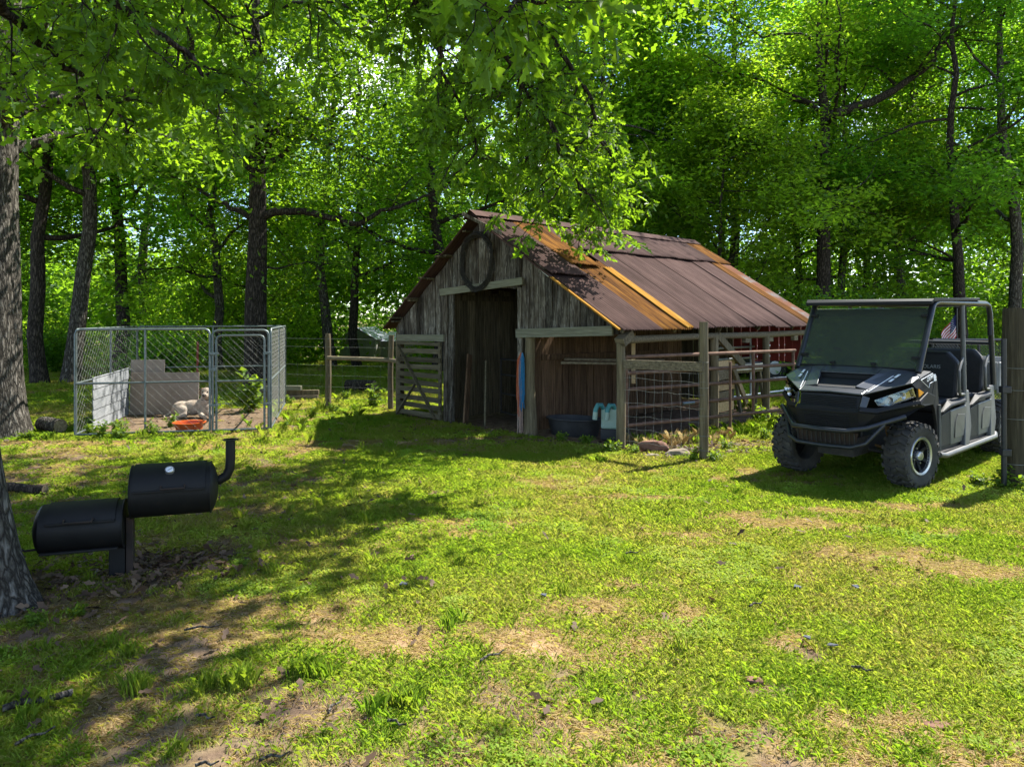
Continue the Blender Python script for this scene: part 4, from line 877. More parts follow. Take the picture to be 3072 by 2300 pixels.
pg = pipe_gate('pipe_gate', 'long brown pipe farm gate running from the barn corner towards the vehicle', (1.62, 10.62, 0), (4.72, 12.5, 0), (.25, .50, .76, .99, 1.22), .027, 'pipe_brown', (.0, .44, .72, .985))
MB().tube([(1.05, -.03, .50), (1.28, -.03, .505)], .026, 8).obj('patch', 'galv', pg, smooth=50)
pipe_gate('pipe_gate', 'grey galvanised gate with a rounded top corner under the far eave', (3.95, 14.55, 0), (6.15, 16.4, 0), (.2, .48, .74, .96, 1.18, 1.40), .021, 'pipe_grey', (.0, .42, 1.0), True)
tp_ = MB().tube([(3.36, 11.55, -.1), (3.36, 11.55, 1.1)], .022, 6).obj('steel_post', 'pipe_brown', None); tag(tp_, 'thin dark steel post against the brown gate, half way along', 'post')
# stones at the fence foot
def rock(label, loc, r, mat, seed, rz=0.0):
    g = np.random.default_rng(seed); bm = bmesh.new(); bmesh.ops.create_icosphere(bm, subdivisions=3, radius=1)
    for v in bm.verts:
        n = mnoise.noise(v.co * 1.3 + Vector((seed, 0, 0))); v.co *= 1 + .35 * n
        v.co.z = max(-.6, min(.62 + .2 * v.co.x, v.co.z)); v.co.x *= r[0]; v.co.y *= r[1]; v.co.z *= r[2]
    me = bpy.data.meshes.new('rock'); bm.to_mesh(me); bm.free(); me.materials.append(MATS[mat]); o = link('rock', me); o.location = loc; o.rotation_euler = (0, 0, rz)
    return tag(o, label, 'rock')
rock('tilted reddish slab of stone between the two fence posts', (1.86, 10.0, .06), (.21, .09, .12), 'rock_red', 2, R(-25))
rock('flat tan stone at the foot of the round fence post', (2.14, 9.68, .03), (.15, .10, .08), 'rock_tan', 5)
rock('small low tan stone in the grass left of the flat stone', (1.78, 9.62, .01), (.10, .06, .035), 'rock_tan', 9)
# old red wagon seen through the far end of the barn
wg = thing('red_wagon', 'dark red old wagon standing beyond the far gate of the barn', 'wagon', (8.6, 21.5, 0), R(12))
for i in range(6): MB().box(-1.9 + i * .62, -1.9 + i * .62 + .6, -.04, .0, .55, 1.62).obj('side_panel', 'red_paint', wg, bevel=.012)
MB().box(-1.95, 1.85, .0, 1.5, .5, .6).obj('bed', 'iron_dark', wg); MB().box(-1.95, 1.85, 1.46, 1.5, .6, 1.62).obj('far_side', 'red_paint', wg)
MB().tube([(-.1 + .62 * math.cos(a), -.1, .42 + .45 * math.sin(a)) for a in [math.pi * k / 12 for k in range(13)]], .05, 8).obj('fender', 'red_paint', wg, smooth=50)
for x, yy in ((-1.3, -.12), (-.1, -.12), (-1.3, 1.5), (-.1, 1.5)):
    w_ = MB().lathe([(.0, -.09), (.2, -.09), (.36, -.08), (.38, 0), (.36, .08), (.2, .09), (0, .09)], 20, Matrix.Translation((x, yy, .37)) @ Matrix.Rotation(R(90), 4, 'X')).obj('wheel', 'rubber', wg, smooth=40)
    MB().lathe([(.0, .1), (.17, .1), (.2, .085)], 16, Matrix.Translation((x, yy, .37)) @ Matrix.Rotation(R(90), 4, 'X')).obj('rim', 'rust_wheel', w_, smooth=40)
for i in range(3):
    o = MB().box(-.5, .5, -.12, .12, 0, .035).obj('lumber', 'tan_cargo', None, bevel=.003); o.location = (4.35 + .03 * i, 13.9 + .02 * i, .82 + .0365 * i); o.rotation_euler = (0, 0, R(40 + 3 * i))
    tag(o, ('bottom', 'middle', 'top')[i] + ' board of the small pale stack on trestle blocks under the eave', 'board')
o = thing('trestle', 'dark trestle carrying the small pale board stack under the eave', 'trestle', (4.37, 13.92, 0), R(40))
for x in (-.4, .4):
    MB().beam((x, -.12, .0), (x, .0, .78), .05, .05).obj('leg', 'wood_post', o); MB().beam((x, .12, .0), (x, .0, .78), .05, .05).obj('leg', 'wood_post', o)
MB().beam((-.45, 0, .79), (.45, 0, .79), .07, .05).obj('top_bar', 'wood_post', o)
# thick post at the right edge with its gate frame
rp = thing('gate_post', 'thick dark wooden post at the right edge of the picture', 'post', (5.29, 7.9, 0))
MB().tube([(0, 0, -.3), (0, 0, .9), (.005, 0, 1.84), (.005, 0, 1.88)], [.122, .115, .112, .104], 18).obj('trunk', 'post_dark', rp, smooth=40)
for z in (1.25, .72, .25, 1.02): MB().tube([(.121 * math.cos(a), .121 * math.sin(a), z) for a in [k * math.pi / 12 for k in range(25)]], .003, 4).obj('wire_tie', 'galv_wire', rp)
MB().box(.03, .10, -.135, -.10, .92, 1.12).obj('insulator', 'guard_tan', rp, bevel=.008)
gp = thing('steel_gate', 'black steel gate upright hinged to the thick right post', 'gate', (5.09, 7.76, 0))
MB().tube([(0, 0, .05), (0, 0, 1.56)], .026, 10).obj('upright', 'utv_tube', gp, smooth=50)
for z in (1.0, .35): MB().box(-.035, .06, -.035, .035, z, z + .07).obj('hinge', 'utv_tube', gp, bevel=.006)
# ------------------------------------------------------------------ side-by-side utility vehicle (local: x forward, y its left, z up)
utv = thing('utility_vehicle', 'black four-seat side-by-side utility vehicle with roof and windscreen', 'vehicle', (3.77, 8.32, 0), R(223))
def text_mesh(cu, parent):
    tmp = bpy.data.objects.new('tmp', cu); COL.objects.link(tmp); bpy.context.view_layer.update()
    me_ = bpy.data.meshes.new_from_object(tmp.evaluated_get(bpy.context.evaluated_depsgraph_get())); bpy.data.objects.remove(tmp)
    if not me_.materials: me_.materials.append(cu.materials[0])
    return link('lettering', me_, parent)
def both(fn):
    for s in (1, -1): fn(s)
def pl(pts, s=1): return [(x, y * s, z) for x, y, z in pts]
# hood and fenders
hd = MB()
hd.poly([(.55,-.33,.975),(.57,0,.99),(.55,.33,.975),(.42,.345,1.015),(.42,-.345,1.015)])
for s in (1, -1):
    hd.poly(pl([(.42,.345,1.015),(-.06,.47,1.205),(-.06,.31,1.215),(.10,.30,1.16),(.40,.20,1.04)], s))
    hd.poly(pl([(.55,.33,.975),(.17,.68,1.095),(.0,.695,1.14),(-.12,.60,1.205),(-.06,.47,1.205),(.42,.345,1.015)], s))
    hd.poly(pl([(.0,.695,1.14),(-.30,.71,1.205),(-.28,.60,1.215),(-.12,.60,1.205)], s))
    hd.poly(pl([(.55,.33,.975),(.60,.32,.86),(.55,.37,.85),(.50,.385,.955)], s))
hd.poly([(.40,-.20,1.04),(.42,-.345,1.015),(.42,.345,1.015),(.40,.20,1.04)])
hd.poly([(.10,-.30,1.16),(-.06,-.31,1.215),(-.06,.31,1.215),(.10,.30,1.16)])
bmh = hd.obj('hood', 'utv_paint', utv, solid=.018, bevel=.006)
sc = MB().poly([(.40,-.20,1.035),(.40,.20,1.035),(.10,.29,1.115),(.10,-.29,1.115)]).poly([(.10,-.30,1.155),(.10,-.29,1.115),(.10,.29,1.115),(.10,.30,1.155)])
for s in (1, -1): sc.poly(pl([(.40,.20,1.04),(.10,.30,1.155),(.10,.29,1.115),(.40,.20,1.035)], s))
sc.obj('hood_scoop', 'utv_plastic', bmh)
MB().sphere((.50, 0, 1.003), (.035, .05, .006), 12, 6).obj('badge', 'steel', bmh, smooth=60)
def deco(s):
    MB().poly(pl([(.50,.352,1.004),(.08,.461,1.162),(.08,.469,1.162),(.50,.36,1.003)], s), (0, 0, .004)).obj('decal', 'decal_white', bmh)
    MB().poly(pl([(.14,.49,1.150),(.05,.505,1.178),(.05,.53,1.178),(.14,.515,1.149)], s), (0, 0, .004)).obj('decal', 'decal_white', bmh)
    MB().poly(pl([(.24,.475,1.112),(.17,.485,1.136),(.17,.51,1.136),(.24,.50,1.111)], s), (0, 0, .004)).obj('decal', 'decal_white', bmh)
both(deco)
# grille, fascia
gr = MB().poly([(.545,-.32,.965),(.56,.0,.975),(.545,.32,.965),(.585,.31,.85),(.60,0,.845),(.585,-.31,.85)]).obj('grille', 'utv_seat', utv, solid=.03)
for i in range(6):
    z = .865 + i * .017; MB().tube([(.604 - (z - .85) * .3, -.29, z), (.622 - (z - .85) * .3, 0, z), (.604 - (z - .85) * .3, .29, z)], .0045, 5).obj('slat', 'utv_plastic', gr)
fa = MB()
fa.poly([(.61,-.33,.855),(.64,0,.855),(.61,.33,.855),(.655,.33,.815),(.675,0,.81),(.655,-.33,.815)])
fa.poly([(.655,-.33,.815),(.675,0,.81),(.655,.33,.815),(.60,.31,.60),(.62,0,.595),(.60,-.31,.60)])
for s in (1, -1):
    fa.poly(pl([(.61,.33,.855),(.50,.44,.845),(.12,.72,.925),(.13,.735,.885),(.53,.46,.80),(.655,.33,.815)], s))
    fa.poly(pl([(.655,.33,.815),(.53,.46,.80),(.13,.735,.885),(.02,.74,.86),(.30,.62,.72),(.60,.31,.60)], s))
    fa.poly(pl([(.12,.72,.925),(-.08,.735,1.0),(-.30,.735,.95),(-.24,.735,.86),(.02,.74,.86),(.13,.735,.885)], s))
fa.obj('bumper_fascia', 'utv_plastic', utv, solid=.02, bevel=.008)
for i in range(7):
    z = .64 + i * .021; MB().tube([(.612 + (z - .6) * .25, -.24, z), (.632 + (z - .6) * .25, 0, z), (.612 + (z - .6) * .25, .24, z)], .005, 5).obj('lower_slat', 'utv_seat', utv)
MB().poly([(.52,-.30,.86),(.52,.30,.86),(.50,.30,.55),(.50,-.30,.55)], (-.05, 0, 0)).obj('radiator', 'utv_seat', utv)
def lights(s):
    h = MB().poly(pl([(.46,.415,.93),(.34,.525,.985),(.15,.678,1.062),(.115,.695,.965),(.36,.525,.872),(.45,.45,.875)], s), (-.05, -.03 * s, 0)).obj('headlight', 'chrome', utv, bevel=.006)
    MB().poly(pl([(.475,.425,.93),(.355,.535,.985),(.165,.688,1.06),(.13,.705,.965),(.375,.535,.874),(.465,.46,.877)], s), (.006, 0, 0)).obj('lens', 'lens', h)
    for x, y, z in ((.33, .53, .93), (.23, .615, .975)):
        MB().lathe([(0, 0), (.035, .0), (.04, .02), (.028, .012), (0, -.005)], 14, Matrix.Translation((x + .012, y * s, z)) @ Matrix.Rotation(R(90), 4, 'Y')).obj('bulb', 'steel', h, smooth=50)
    MB().poly(pl([(.095,.712,1.045),(.085,.715,.96),(-.03,.722,1.0)], s), (0, .008 * s, 0)).obj('side_marker', 'amber', utv)
    MB().poly(pl([(.17,.68,1.095),(.11,.70,1.05),(-.03,.71,1.0),(-.26,.715,.90),(-.30,.725,.95),(-.36,.725,1.12),(-.30,.71,1.205),(.0,.695,1.14)], s)).obj('fender_side', 'utv_plastic', utv, solid=.015)
    MB().poly(pl([(-.26,.725,.92),(-.36,.73,1.12),(-.42,.73,1.15),(-.50,.735,.70),(-.50,.735,.32),(-.42,.735,.32),(-.40,.735,.62),(-.33,.735,.80)], s), (0, -.03 * s, 0)).obj('fender_rear', 'utv_plastic', utv, bevel=.006)
    MB().tube(pl([(-.45,.742,.84),(-.465,.742,.6),(-.46,.742,.34)], s), .016, 8).obj('edge_trim', 'utv_grey', utv, smooth=50)
    # decal plate outline and its two bars
    P_ = [(.005,.705,1.13),(-.30,.719,1.185),(-.345,.735,1.11),(-.20,.724,1.085),(-.175,.724,1.04)]
    pts = pl([(x, y + .006, z) for x, y, z in P_], s)
    MB().tube(pts + [pts[0]], .0035, 4).obj('decal', 'decal_white', utv)
    for x in (-.285, -.325): MB().poly(pl([(x,.733,1.175),(x-.022,.735,1.175),(x-.032,.741,1.105),(x-.010,.739,1.105)], s), (0, .004 * s, 0)).obj('decal', 'decal_white', utv)
both(lights)
fc = bpy.data.curves.new('lettering', 'FONT'); fc.body = 'CREW'; fc.size = .062; fc.extrude = .001; fc.shear = .3; fc.materials.append(MATS['decal_white'])
fo = text_mesh(fc, utv); fo.matrix_local = Matrix.Translation((-.075, .742, 1.105)) @ Matrix.Rotation(R(180), 4, 'Z') @ Matrix.Rotation(R(90), 4, 'X') @ Matrix.Rotation(R(10), 4, 'Z')
# brush guard
MB().tube([(.30,-.66,.77),(.62,-.40,.655),(.80,-.28,.635),(.82,0,.63),(.80,.28,.635),(.62,.40,.655),(.30,.66,.77)], .026, 10).obj('guard_bar', 'utv_tube', utv, smooth=50)
MB().tube([(.48,-.52,.69),(.64,-.40,.50),(.70,-.28,.455),(.72,0,.45),(.70,.28,.455),(.64,.40,.50),(.48,.52,.69)], .022, 10).obj('guard_bar', 'utv_tube', utv, smooth=50)
MB().poly([(.66,-.33,.60),(.66,.33,.60),(.64,.30,.47),(.64,-.30,.47)], (-.02, 0, 0)).obj('skid_grille', 'smoker_rust', utv)
for i in range(13): MB().tube([(.668, -.30 + i * .05, .60), (.65, -.30 + i * .05, .47)], .008, 5).obj('skid_slat', 'iron_dark', utv)
# cage
MB().tube([(-.07,-.66,1.20),(-.50,-.66,1.90),(-.56,-.66,1.935),(-.66,-.66,1.95),(-2.42,-.66,1.955),(-2.54,-.66,1.93),(-2.59,-.665,1.82),(-2.68,-.68,.92)], .032, 10).obj('cage_tube', 'utv_tube', utv, smooth=50)
MB().tube([(-.07,.66,1.20),(-.50,.66,1.90),(-.56,.66,1.935),(-.66,.66,1.95),(-2.42,.66,1.955),(-2.54,.66,1.93),(-2.59,.665,1.82),(-2.68,.68,.92)], .032, 10).obj('cage_tube', 'utv_tube', utv, smooth=50)
for s in (1, -1): MB().tube(pl([(-1.52,.655,1.94),(-1.52,.665,1.4),(-1.48,.69,.80)], s), .026, 10).obj('centre_post', 'utv_grey', utv, smooth=50)
for x in (-.58, -1.52, -2.5): MB().tube([(x, -.65, 1.945), (x, .65, 1.945)], .026, 8).obj('cross_tube', 'utv_tube', utv, smooth=50)
MB().tube([(-2.62, -.67, 1.45), (-2.62, .67, 1.45)], .024, 8).obj('cross_tube', 'utv_tube', utv, smooth=50)
MB().poly([(-.36,-.70,1.915),(-.36,.70,1.915),(-.42,.71,1.965),(-2.05,.70,1.985),(-2.15,.60,1.985),(-2.15,-.60,1.985),(-2.05,-.70,1.985),(-.42,-.71,1.965)], (0, 0, .035)).obj('roof', 'utv_plastic', utv, bevel=.01)
MB().box(-2.1, -.5, -.62, .62, 1.925, 1.95).obj('roof_lining', 'utv_seat', utv)
ws = MB().poly([(-.09,-.635,1.235),(-.09,.635,1.235),(-.485,.63,1.885),(-.485,-.63,1.885)], (-.006, 0, -.003)).obj('windscreen', 'windscreen', utv)
MB().tube([(-.085,-.64,1.228),(-.07,0,1.23),(-.085,.64,1.228)], .013, 8).obj('seal', 'utv_plastic', ws)
for y in (-.61, .61):
    for x, z in ((-.15, 1.35), (-.42, 1.80)): MB().box(x - .03, x + .035, y - .035, y + .035, z - .015, z + .015).obj('clip', 'utv_plastic', ws, bevel=.005)
for y in (-.25, .2): MB().box(-.10, -.06, y - .025, y + .025, 1.255, 1.285).obj('clip', 'utv_plastic', ws, bevel=.005)
# cab: dash, seats, steering wheel, floor
MB().box(-.45, -.10, -.62, .62, .80, 1.19).obj('dash', 'utv_plastic', utv, bevel=.03)
MB().tube([(-.62 + .16 * math.cos(a) * .35, .33 + .17 * math.sin(a), 1.14 + .16 * math.cos(a)) for a in [k * math.pi / 12 for k in range(25)]], .014, 6).obj('steering_wheel', 'utv_seat', utv, smooth=60)
MB().tube([(-.42, .33, 1.02), (-.62, .33, 1.14)], .022, 8).obj('steering_column', 'utv_plastic', utv)
for i, x in enumerate((-1.36, -2.36)):
    st = MB().box(x - .0, x + .50, -.62, .62, .70, .84).obj('seat_cushion', 'utv_seat', utv, bevel=.04)
    bk = MB().poly([(x-.02,-.62,.82),(x-.02,.62,.82),(x-.12,.62,1.24),(x-.15,.50,1.36),(x-.15,-.50,1.36),(x-.12,-.62,1.24)], (-.11, 0, .02)).obj('seat_back', 'utv_seat', utv, bevel=.03)
    c_ = bpy.data.curves.new('lettering', 'FONT'); c_.body = 'POLARIS'; c_.size = .06; c_.extrude = .001; c_.align_x = 'CENTER'; c_.materials.append(MATS['utv_bed'])
    o_ = text_mesh(c_, utv)
    o_.matrix_local = Matrix.Translation((x - .085, .33, 1.17)) @ Matrix.Rotation(R(90), 4, 'Z') @ Matrix.Rotation(R(78), 4, 'X')
    MB().box(x + .0, x + .46, -.60, .60, .36, .70).obj('seat_base', 'utv_plastic', utv, bevel=.01)
MB().box(-2.55, -.45, -.70, .70, .30, .36).obj('floor', 'utv_plastic', utv)
MB().box(-3.5, .42, -.19, .19, .31, .50).obj('chassis', 'iron_dark', utv)
MB().box(-3.3, -2.6, -.45, .45, .48, .85).obj('engine_bay', 'utv_seat', utv)
def flank(s):
    for x0, x1 in ((-.62, -1.44), (-1.64, -2.44)):
        m_ = x0 + (x1 - x0) * .36
        MB().poly(pl([(x0,.70,.36),(m_,.71,.36),(m_,.71,.74),(x0-.04,.70,.70)], s), (0, -.03 * s, 0)).obj('door_well', 'utv_seat', utv, bevel=.005)
        MB().poly(pl([(m_,.715,.35),(x1,.725,.35),(x1,.725,.76),(m_+.02,.72,.74)], s), (0, -.035 * s, 0)).obj('door_panel', 'utv_grey', utv, bevel=.012)
        xm = m_ + (x1 - m_) * .5
        MB().poly(pl([(xm+.16,.723,.42),(xm-.16,.727,.42),(xm-.18,.727,.66),(xm+.06,.725,.68),(xm+.14,.723,.60)], s), (0, .005 * s, 0)).obj('panel_rib', 'utv_grey', utv, bevel=.006)
        MB().poly(pl([(x0-.0,.68,.70),(x0-.06,.715,.72),(m_,.725,.77),(x1,.73,.79),(x1,.66,.84),(m_-.05,.66,.82)], s), (0, 0, .03)).obj('door_cap', 'utv_plastic', utv, bevel=.01)
        MB().poly(pl([(x1-.02,.70,.92),(x1-.16,.705,.92),(x1-.10,.75,.50),(x1+.02,.76,.30),(x1+.18,.76,.30),(x1+.08,.735,.55)], s), (0, -.06 * s, 0)).obj('pillar_foot', 'utv_grey', utv, bevel=.012)
    MB().tube(pl([(-.46,.74,.30),(-.62,.755,.275),(-2.46,.755,.285),(-2.58,.72,.31)], s), .030, 10).obj('rocker_rail', 'utv_grey', utv, smooth=50)
    MB().box(-2.45, -.5, min(.5 * s, .74 * s), max(.5 * s, .74 * s), .292, .315).obj('step_tread', 'utv_plastic', utv)
    for x in (-1.50, -2.50):
        MB().tube(pl([(x+.02,.67,1.30),(x+.22,.69,1.16),(x+.24,.70,1.12),(x+.24,.70,.92),(x+.20,.70,.885),(x+.0,.69,.88)], s), .017, 8).obj('grab_handle', 'utv_grey', utv, smooth=50)
    MB().tube(pl([(-2.54,.67,1.75),(-2.48,.69,1.55)], s), .025, 8).obj('belt_guide', 'utv_plastic', utv)
both(flank)
# cargo bed
bd = MB().poly([(-2.78,-.70,.84),(-2.78,.70,.84),(-3.95,.70,.86),(-3.95,-.70,.86)], (0, 0, .03)).obj('bed_floor', 'utv_bed', utv)
for s in (1, -1):
    sd = MB().poly(pl([(-2.78,.72,.80),(-2.78,.74,1.20),(-3.95,.74,1.24),(-3.95,.72,.86),(-3.62,.72,.84),(-3.4,.72,.90),(-3.2,.72,.84),(-3.1,.72,.76)], s), (0, -.035 * s, 0)).obj('bed_side', 'utv_bed', bd, bevel=.01)
    for x in (-2.95, -3.13, -3.5): MB().tube(pl([(x,.745,1.21),(x-.015,.748,1.06)], s), .010, 6).obj('rail_slot', 'utv_seat', sd)
    MB().tube(pl([(-3.05,.745,.94),(-3.35,.75,1.06),(-3.9,.75,1.08)], s), .022, 6).obj('rib', 'utv_bed', sd, smooth=50)
MB().box(-2.81, -2.76, -.70, .70, .86, 1.20).obj('bed_front', 'utv_bed', bd); MB().box(-3.98, -3.94, -.70, .70, .86, 1.22).obj('tailgate', 'utv_bed', bd)
# wheels
def wheel_meshes():
    ty = MB(); prof = [(.20, -.10), (.26, -.128), (.305, -.125), (.325, -.10), (.328, 0), (.325, .10), (.305, .125), (.26, .128), (.20, .10), (.19, 0), (.20, -.10)]
    ty.lathe(prof, 40)
    g = random.Random(5)
    for k in range(22):
        a = 2 * math.pi * k / 22
        for row, (z0, z1, sk) in enumerate(((-.118, -.035, .10), (-.03, .03, -.07), (.035, .118, .10))):
            aa = a + (0.14 if row == 1 else 0); P = []
            for (da, z) in ((-.055, z0), (.055, z0), (.055 + sk, z1), (-.055 + sk, z1)):
                ang = aa + da
                P.append((ang, z))
            lo = [((.318) * math.cos(u), .318 * math.sin(u), z) for u, z in P]
            hi_ = [((.350 if row == 1 else (.350 - .016 * (abs(z) > .1))) * math.cos(u), (.350 if row == 1 else (.350 - .016 * (abs(z) > .1))) * math.sin(u), z) for u, z in P]
            ty.add(lo + hi_, [(4,5,6,7),(0,1,5,4),(1,2,6,5),(2,3,7,6),(3,0,4,7)])
        for sgn in (-1, 1):                       # shoulder lugs
            lo = [(.29*math.cos(a-.06), .29*math.sin(a-.06), sgn*.122), (.29*math.cos(a+.05), .29*math.sin(a+.05), sgn*.122), (.335*math.cos(a+.06), .335*math.sin(a+.06), sgn*.112), (.335*math.cos(a-.06), .335*math.sin(a-.06), sgn*.112)]
            hi_ = [(x*1.01, y*1.01, z + sgn*.014) for x, y, z in lo]; ty.add(lo + hi_, [(4,5,6,7),(0,1,5,4),(1,2,6,5),(2,3,7,6),(3,0,4,7)])
    ring = MB().lathe([(.168, .085), (.172, .112), (.196, .118), (.205, .104), (.20, .08)], 40)
    dish = MB().lathe([(.17, .10), (.165, .03), (.12, .02), (.10, .045), (.06, .05), (0, .05)], 32)
    for k in range(7):
        a = 2 * math.pi * k / 7; dish.beam((.05 * math.cos(a), .05 * math.sin(a), .05), (.17 * math.cos(a), .17 * math.sin(a), .075), .035, .02)
    hub = MB().lathe([(.05, .045), (.05, .10), (.042, .112), (.02, .115), (0, .115)], 20)
    for k in range(4):
        a = 2 * math.pi * k / 4 + .4; hub.tube([(.085 * math.cos(a), .085 * math.sin(a), .05), (.085 * math.cos(a), .085 * math.sin(a), .085)], .010, 6)
    res = []
    for mb_, nm, mt, sm in ((ty, 'tyre', 'tyre_dusty', 35), (ring, 'rim', 'steel', 50), (dish, 'wheel_disc', 'utv_plastic', 40), (hub, 'hub_cap', 'steel', 40)):
        o_ = mb_.obj(nm, mt, None, smooth=sm); res.append((nm, o_.data)); bpy.data.objects.remove(o_)
    return res
WM = wheel_meshes()
for x, y, st in ((0, .61, -10), (0, -.61, -10), (-3.0, .62, 0), (-3.0, -.62, 0)):
    e_ = None
    for nm, me_ in WM:
        o_ = link(nm if nm != 'tyre' else 'wheel', me_, utv if e_ is None else e_)
        if e_ is None:
            e_ = o_; o_.matrix_local = Matrix.Translation((x, y, .343)) @ Matrix.Rotation(R(st), 4, 'Z') @ Matrix.Rotation(R(-90 if y > 0 else 90), 4, 'X')
# suspension
for s in (1, -1):
    for x in (.10, -.14): MB().tube(pl([(x, .22, .36), (x * .5 - .01, .50, .33)], s), .018, 8).obj('control_arm', 'iron_dark', utv)
    MB().tube(pl([(-.02, .30, .92), (-.02, .46, .42)], s), .022, 8).obj('shock', 'utv_plastic', utv)
    MB().tube([(-.02 + .038 * math.cos(a), (.32 + .12 * a / 44) * s + .0, .86 + .038 * math.sin(a) * .3 - .36 * a / 44) for a in [k * .5 for k in range(88)]], .007, 5).obj('spring', 'utv_bed', utv)
    MB().tube(pl([(.0, .25, .40), (.0, .52, .34)], s), .014, 8).obj('drive_shaft', 'guard_tan', utv)
    for x in (-2.85, -3.1): MB().tube(pl([(x, .2, .38), (x, .5, .33)], s), .018, 8).obj('control_arm', 'iron_dark', utv)
    MB().poly(pl([(.05,.36,.62),(-.05,.40,.62),(-.04,.44,.36),(.04,.42,.36)], s), (0, .02 * s, 0)).obj('arm_guard', 'guard_tan', utv)
# ------------------------------------------------------------------ dog kennel of chain-link panels
kn = thing('dog_kennel', 'galvanised chain-link dog kennel with a gate, left of the barn', 'kennel', (-6.53, 11.21, 0), math.atan2(.64, 2.69))
KW, KD, KH = 2.77, 3.65, 1.60
def chain(p, q, z0, z1, parent, seed=0):
    p = Vector((*p, 0)); q = Vector((*q, 0)); L = (q - p).length; d = (q - p) / L; nrm = Vector((-d.y, d.x, 0))
    a = .066; mb = MB(); n = int(L / a)
    for i in range(n):
        pts = []; k = int((z1 - z0) / a)
        for j in range(k + 1):
            s_ = min(max((i + ((i + j) % 2)) * a + .01, 0), L); pts.append(p + d * s_ + nrm * (.002 if j % 2 else -.002) + Vector((0, 0, z0 + j * a)))
        mb.tube(pts, .0016, 3, cap=False)
    return mb.obj('chain_link', 'galv_wire', parent, fixn=False)
def frame(p, q, z1, parent, mids=(), mid=True, r=.018, z0=.03):
    p = Vector((*p, 0)); q = Vector((*q, 0)); d = (q - p).normalized(); U = Vector((0, 0, 1)); c = .07
    MB().tube([p + U * z0, p + U * (z1 - c), p + U * (z1 - c * .3) + d * c * .3, p + U * z1 + d * c, q + U * z1 - d * c, q + U * (z1 - c * .3) - d * c * .3, q + U * (z1 - c), q + U * z0], r, 8).obj('panel_frame', 'galv', parent, smooth=50)
    MB().tube([p + U * z0, q + U * z0], r * .9, 8).obj('bottom_rail', 'galv', parent, smooth=50)
    if mid: MB().tube([p + U * .79, q + U * .79], r * .9, 8).obj('mid_rail', 'galv', parent, smooth=50)
    for m_ in mids: MB().tube([p + d * m_ + U * z0, p + d * m_ + U * z1], r * .9, 8).obj('post', 'galv', parent, smooth=50)
frame((0, 0), (1.89, 0), KH, kn, (.965,)); chain((0, 0), (1.89, 0), .05, KH - .02, kn)
frame((1.93, 0), (2.76, 0), KH - .02, kn, (), False); frame((1.99, -.03), (2.70, -.03), KH - .10, kn)
chain((1.99, -.03), (2.70, -.03), .06, KH - .12, kn)
frame((0, .04), (0, KD), KH, kn, (1.8,)); chain((0, .04), (0, KD), .05, KH - .02, kn)
frame((KW + .02, .04), (KW + .02, KD), KH, kn, (1.8,)); chain((KW + .02, .04), (KW + .02, KD), .05, KH - .02, kn)
frame((0, KD + .02), (KW, KD + .02), KH, kn, (1.4,)); chain((0, KD + .02), (KW, KD + .02), .05, KH - .02, kn)
for z in (.4, 1.2):
    MB().box(1.88, 2.02, -.05, -.02, z, z + .04).obj('latch', 'galv', kn, bevel=.005); MB().box(2.68, 2.80, -.05, -.02, z, z + .04).obj('hinge', 'galv', kn, bevel=.005)
MB().box(1.9, 2.0, -.07, -.045, .95, 1.0).obj('latch', 'galv', kn, bevel=.005)
kang = math.atan2(.64, 2.69)
def kw(x, y, z=0.0): return (-6.53 + x * math.cos(kang) - y * math.sin(kang), 11.21 + x * math.sin(kang) + y * math.cos(kang), z)
# panels set against the kennel
sp = thing('siding_panel', 'whitish lap-siding panel standing along the left side of the kennel', 'panel', kw(.07, .50), kang + R(90))
for i in range(5):
    f = MB().poly([(0, 0, 0), (2.1, 0, 0), (2.1, .012, .168), (0, .012, .168)], (0, -.012, 0)).obj('strip', 'vinyl', sp); f.location = (0, -.03 - .012 * 0, .01 + i * .162)
MB().tube([(0, -.03, .83), (2.1, -.03, .85)], .012, 6).obj('trim', 'vinyl', sp)
o = MB().box(-.60, .60, -.012, .012, 0, .77).obj('plywood_sheet', 'plywood', None, bevel=.003); o.location = kw(.74, 2.45); o.rotation_euler = (R(-4), 0, kang - R(8)); tag(o, 'wide low tan plywood sheet standing behind the dog', 'board')
o = MB().box(-.30, .30, -.012, .012, 0, 1.0).obj('plywood_sheet', 'plywood', None, bevel=.003); o.location = kw(.40, 2.62); o.rotation_euler = (R(-4), 0, kang - R(8)); tag(o, 'narrow tall tan plywood sheet behind the wide low one', 'board')
# dog lying on the kennel floor, head up, facing us
dogp = Vector((-5.66, 13.38, 0)); drz = kang + R(-4)
dg = MB()
dg.sphere((-.20, .03, .125), (.165, .125, .12)).sphere((-.02, .02, .145), (.20, .115, .115)).sphere((.14, -.01, .165), (.13, .11, .135)).sphere((.18, -.05, .13), (.095, .085, .115))
dg.tube([(.14, -.01, .19), (.185, -.045, .27), (.195, -.075, .335)], [.105, .088, .075], 12)
dg.sphere((.195, -.085, .372), (.086, .084, .080)).tube([(.195, -.12, .350), (.194, -.18, .333), (.193, -.215, .328)], [.058, .048, .041], 10)
dg.tube([(.20, -.05, .11), (.27, -.15, .045), (.30, -.25, .032), (.305, -.29, .03)], [.05, .038, .032, .034], 10)
dg.tube([(.10, -.08, .10), (.13, -.15, .05), (.20, -.24, .032), (.225, -.27, .03)], [.05, .040, .032, .034], 10)
dg.sphere((-.17, -.085, .10), (.115, .055, .085), mat=Matrix.Rotation(R(20), 3, 'Y')).tube([(-.09, -.12, .06), (-.20, -.14, .035), (-.30, -.17, .028), (-.33, -.19, .028)], [.04, .033, .026, .03], 10)
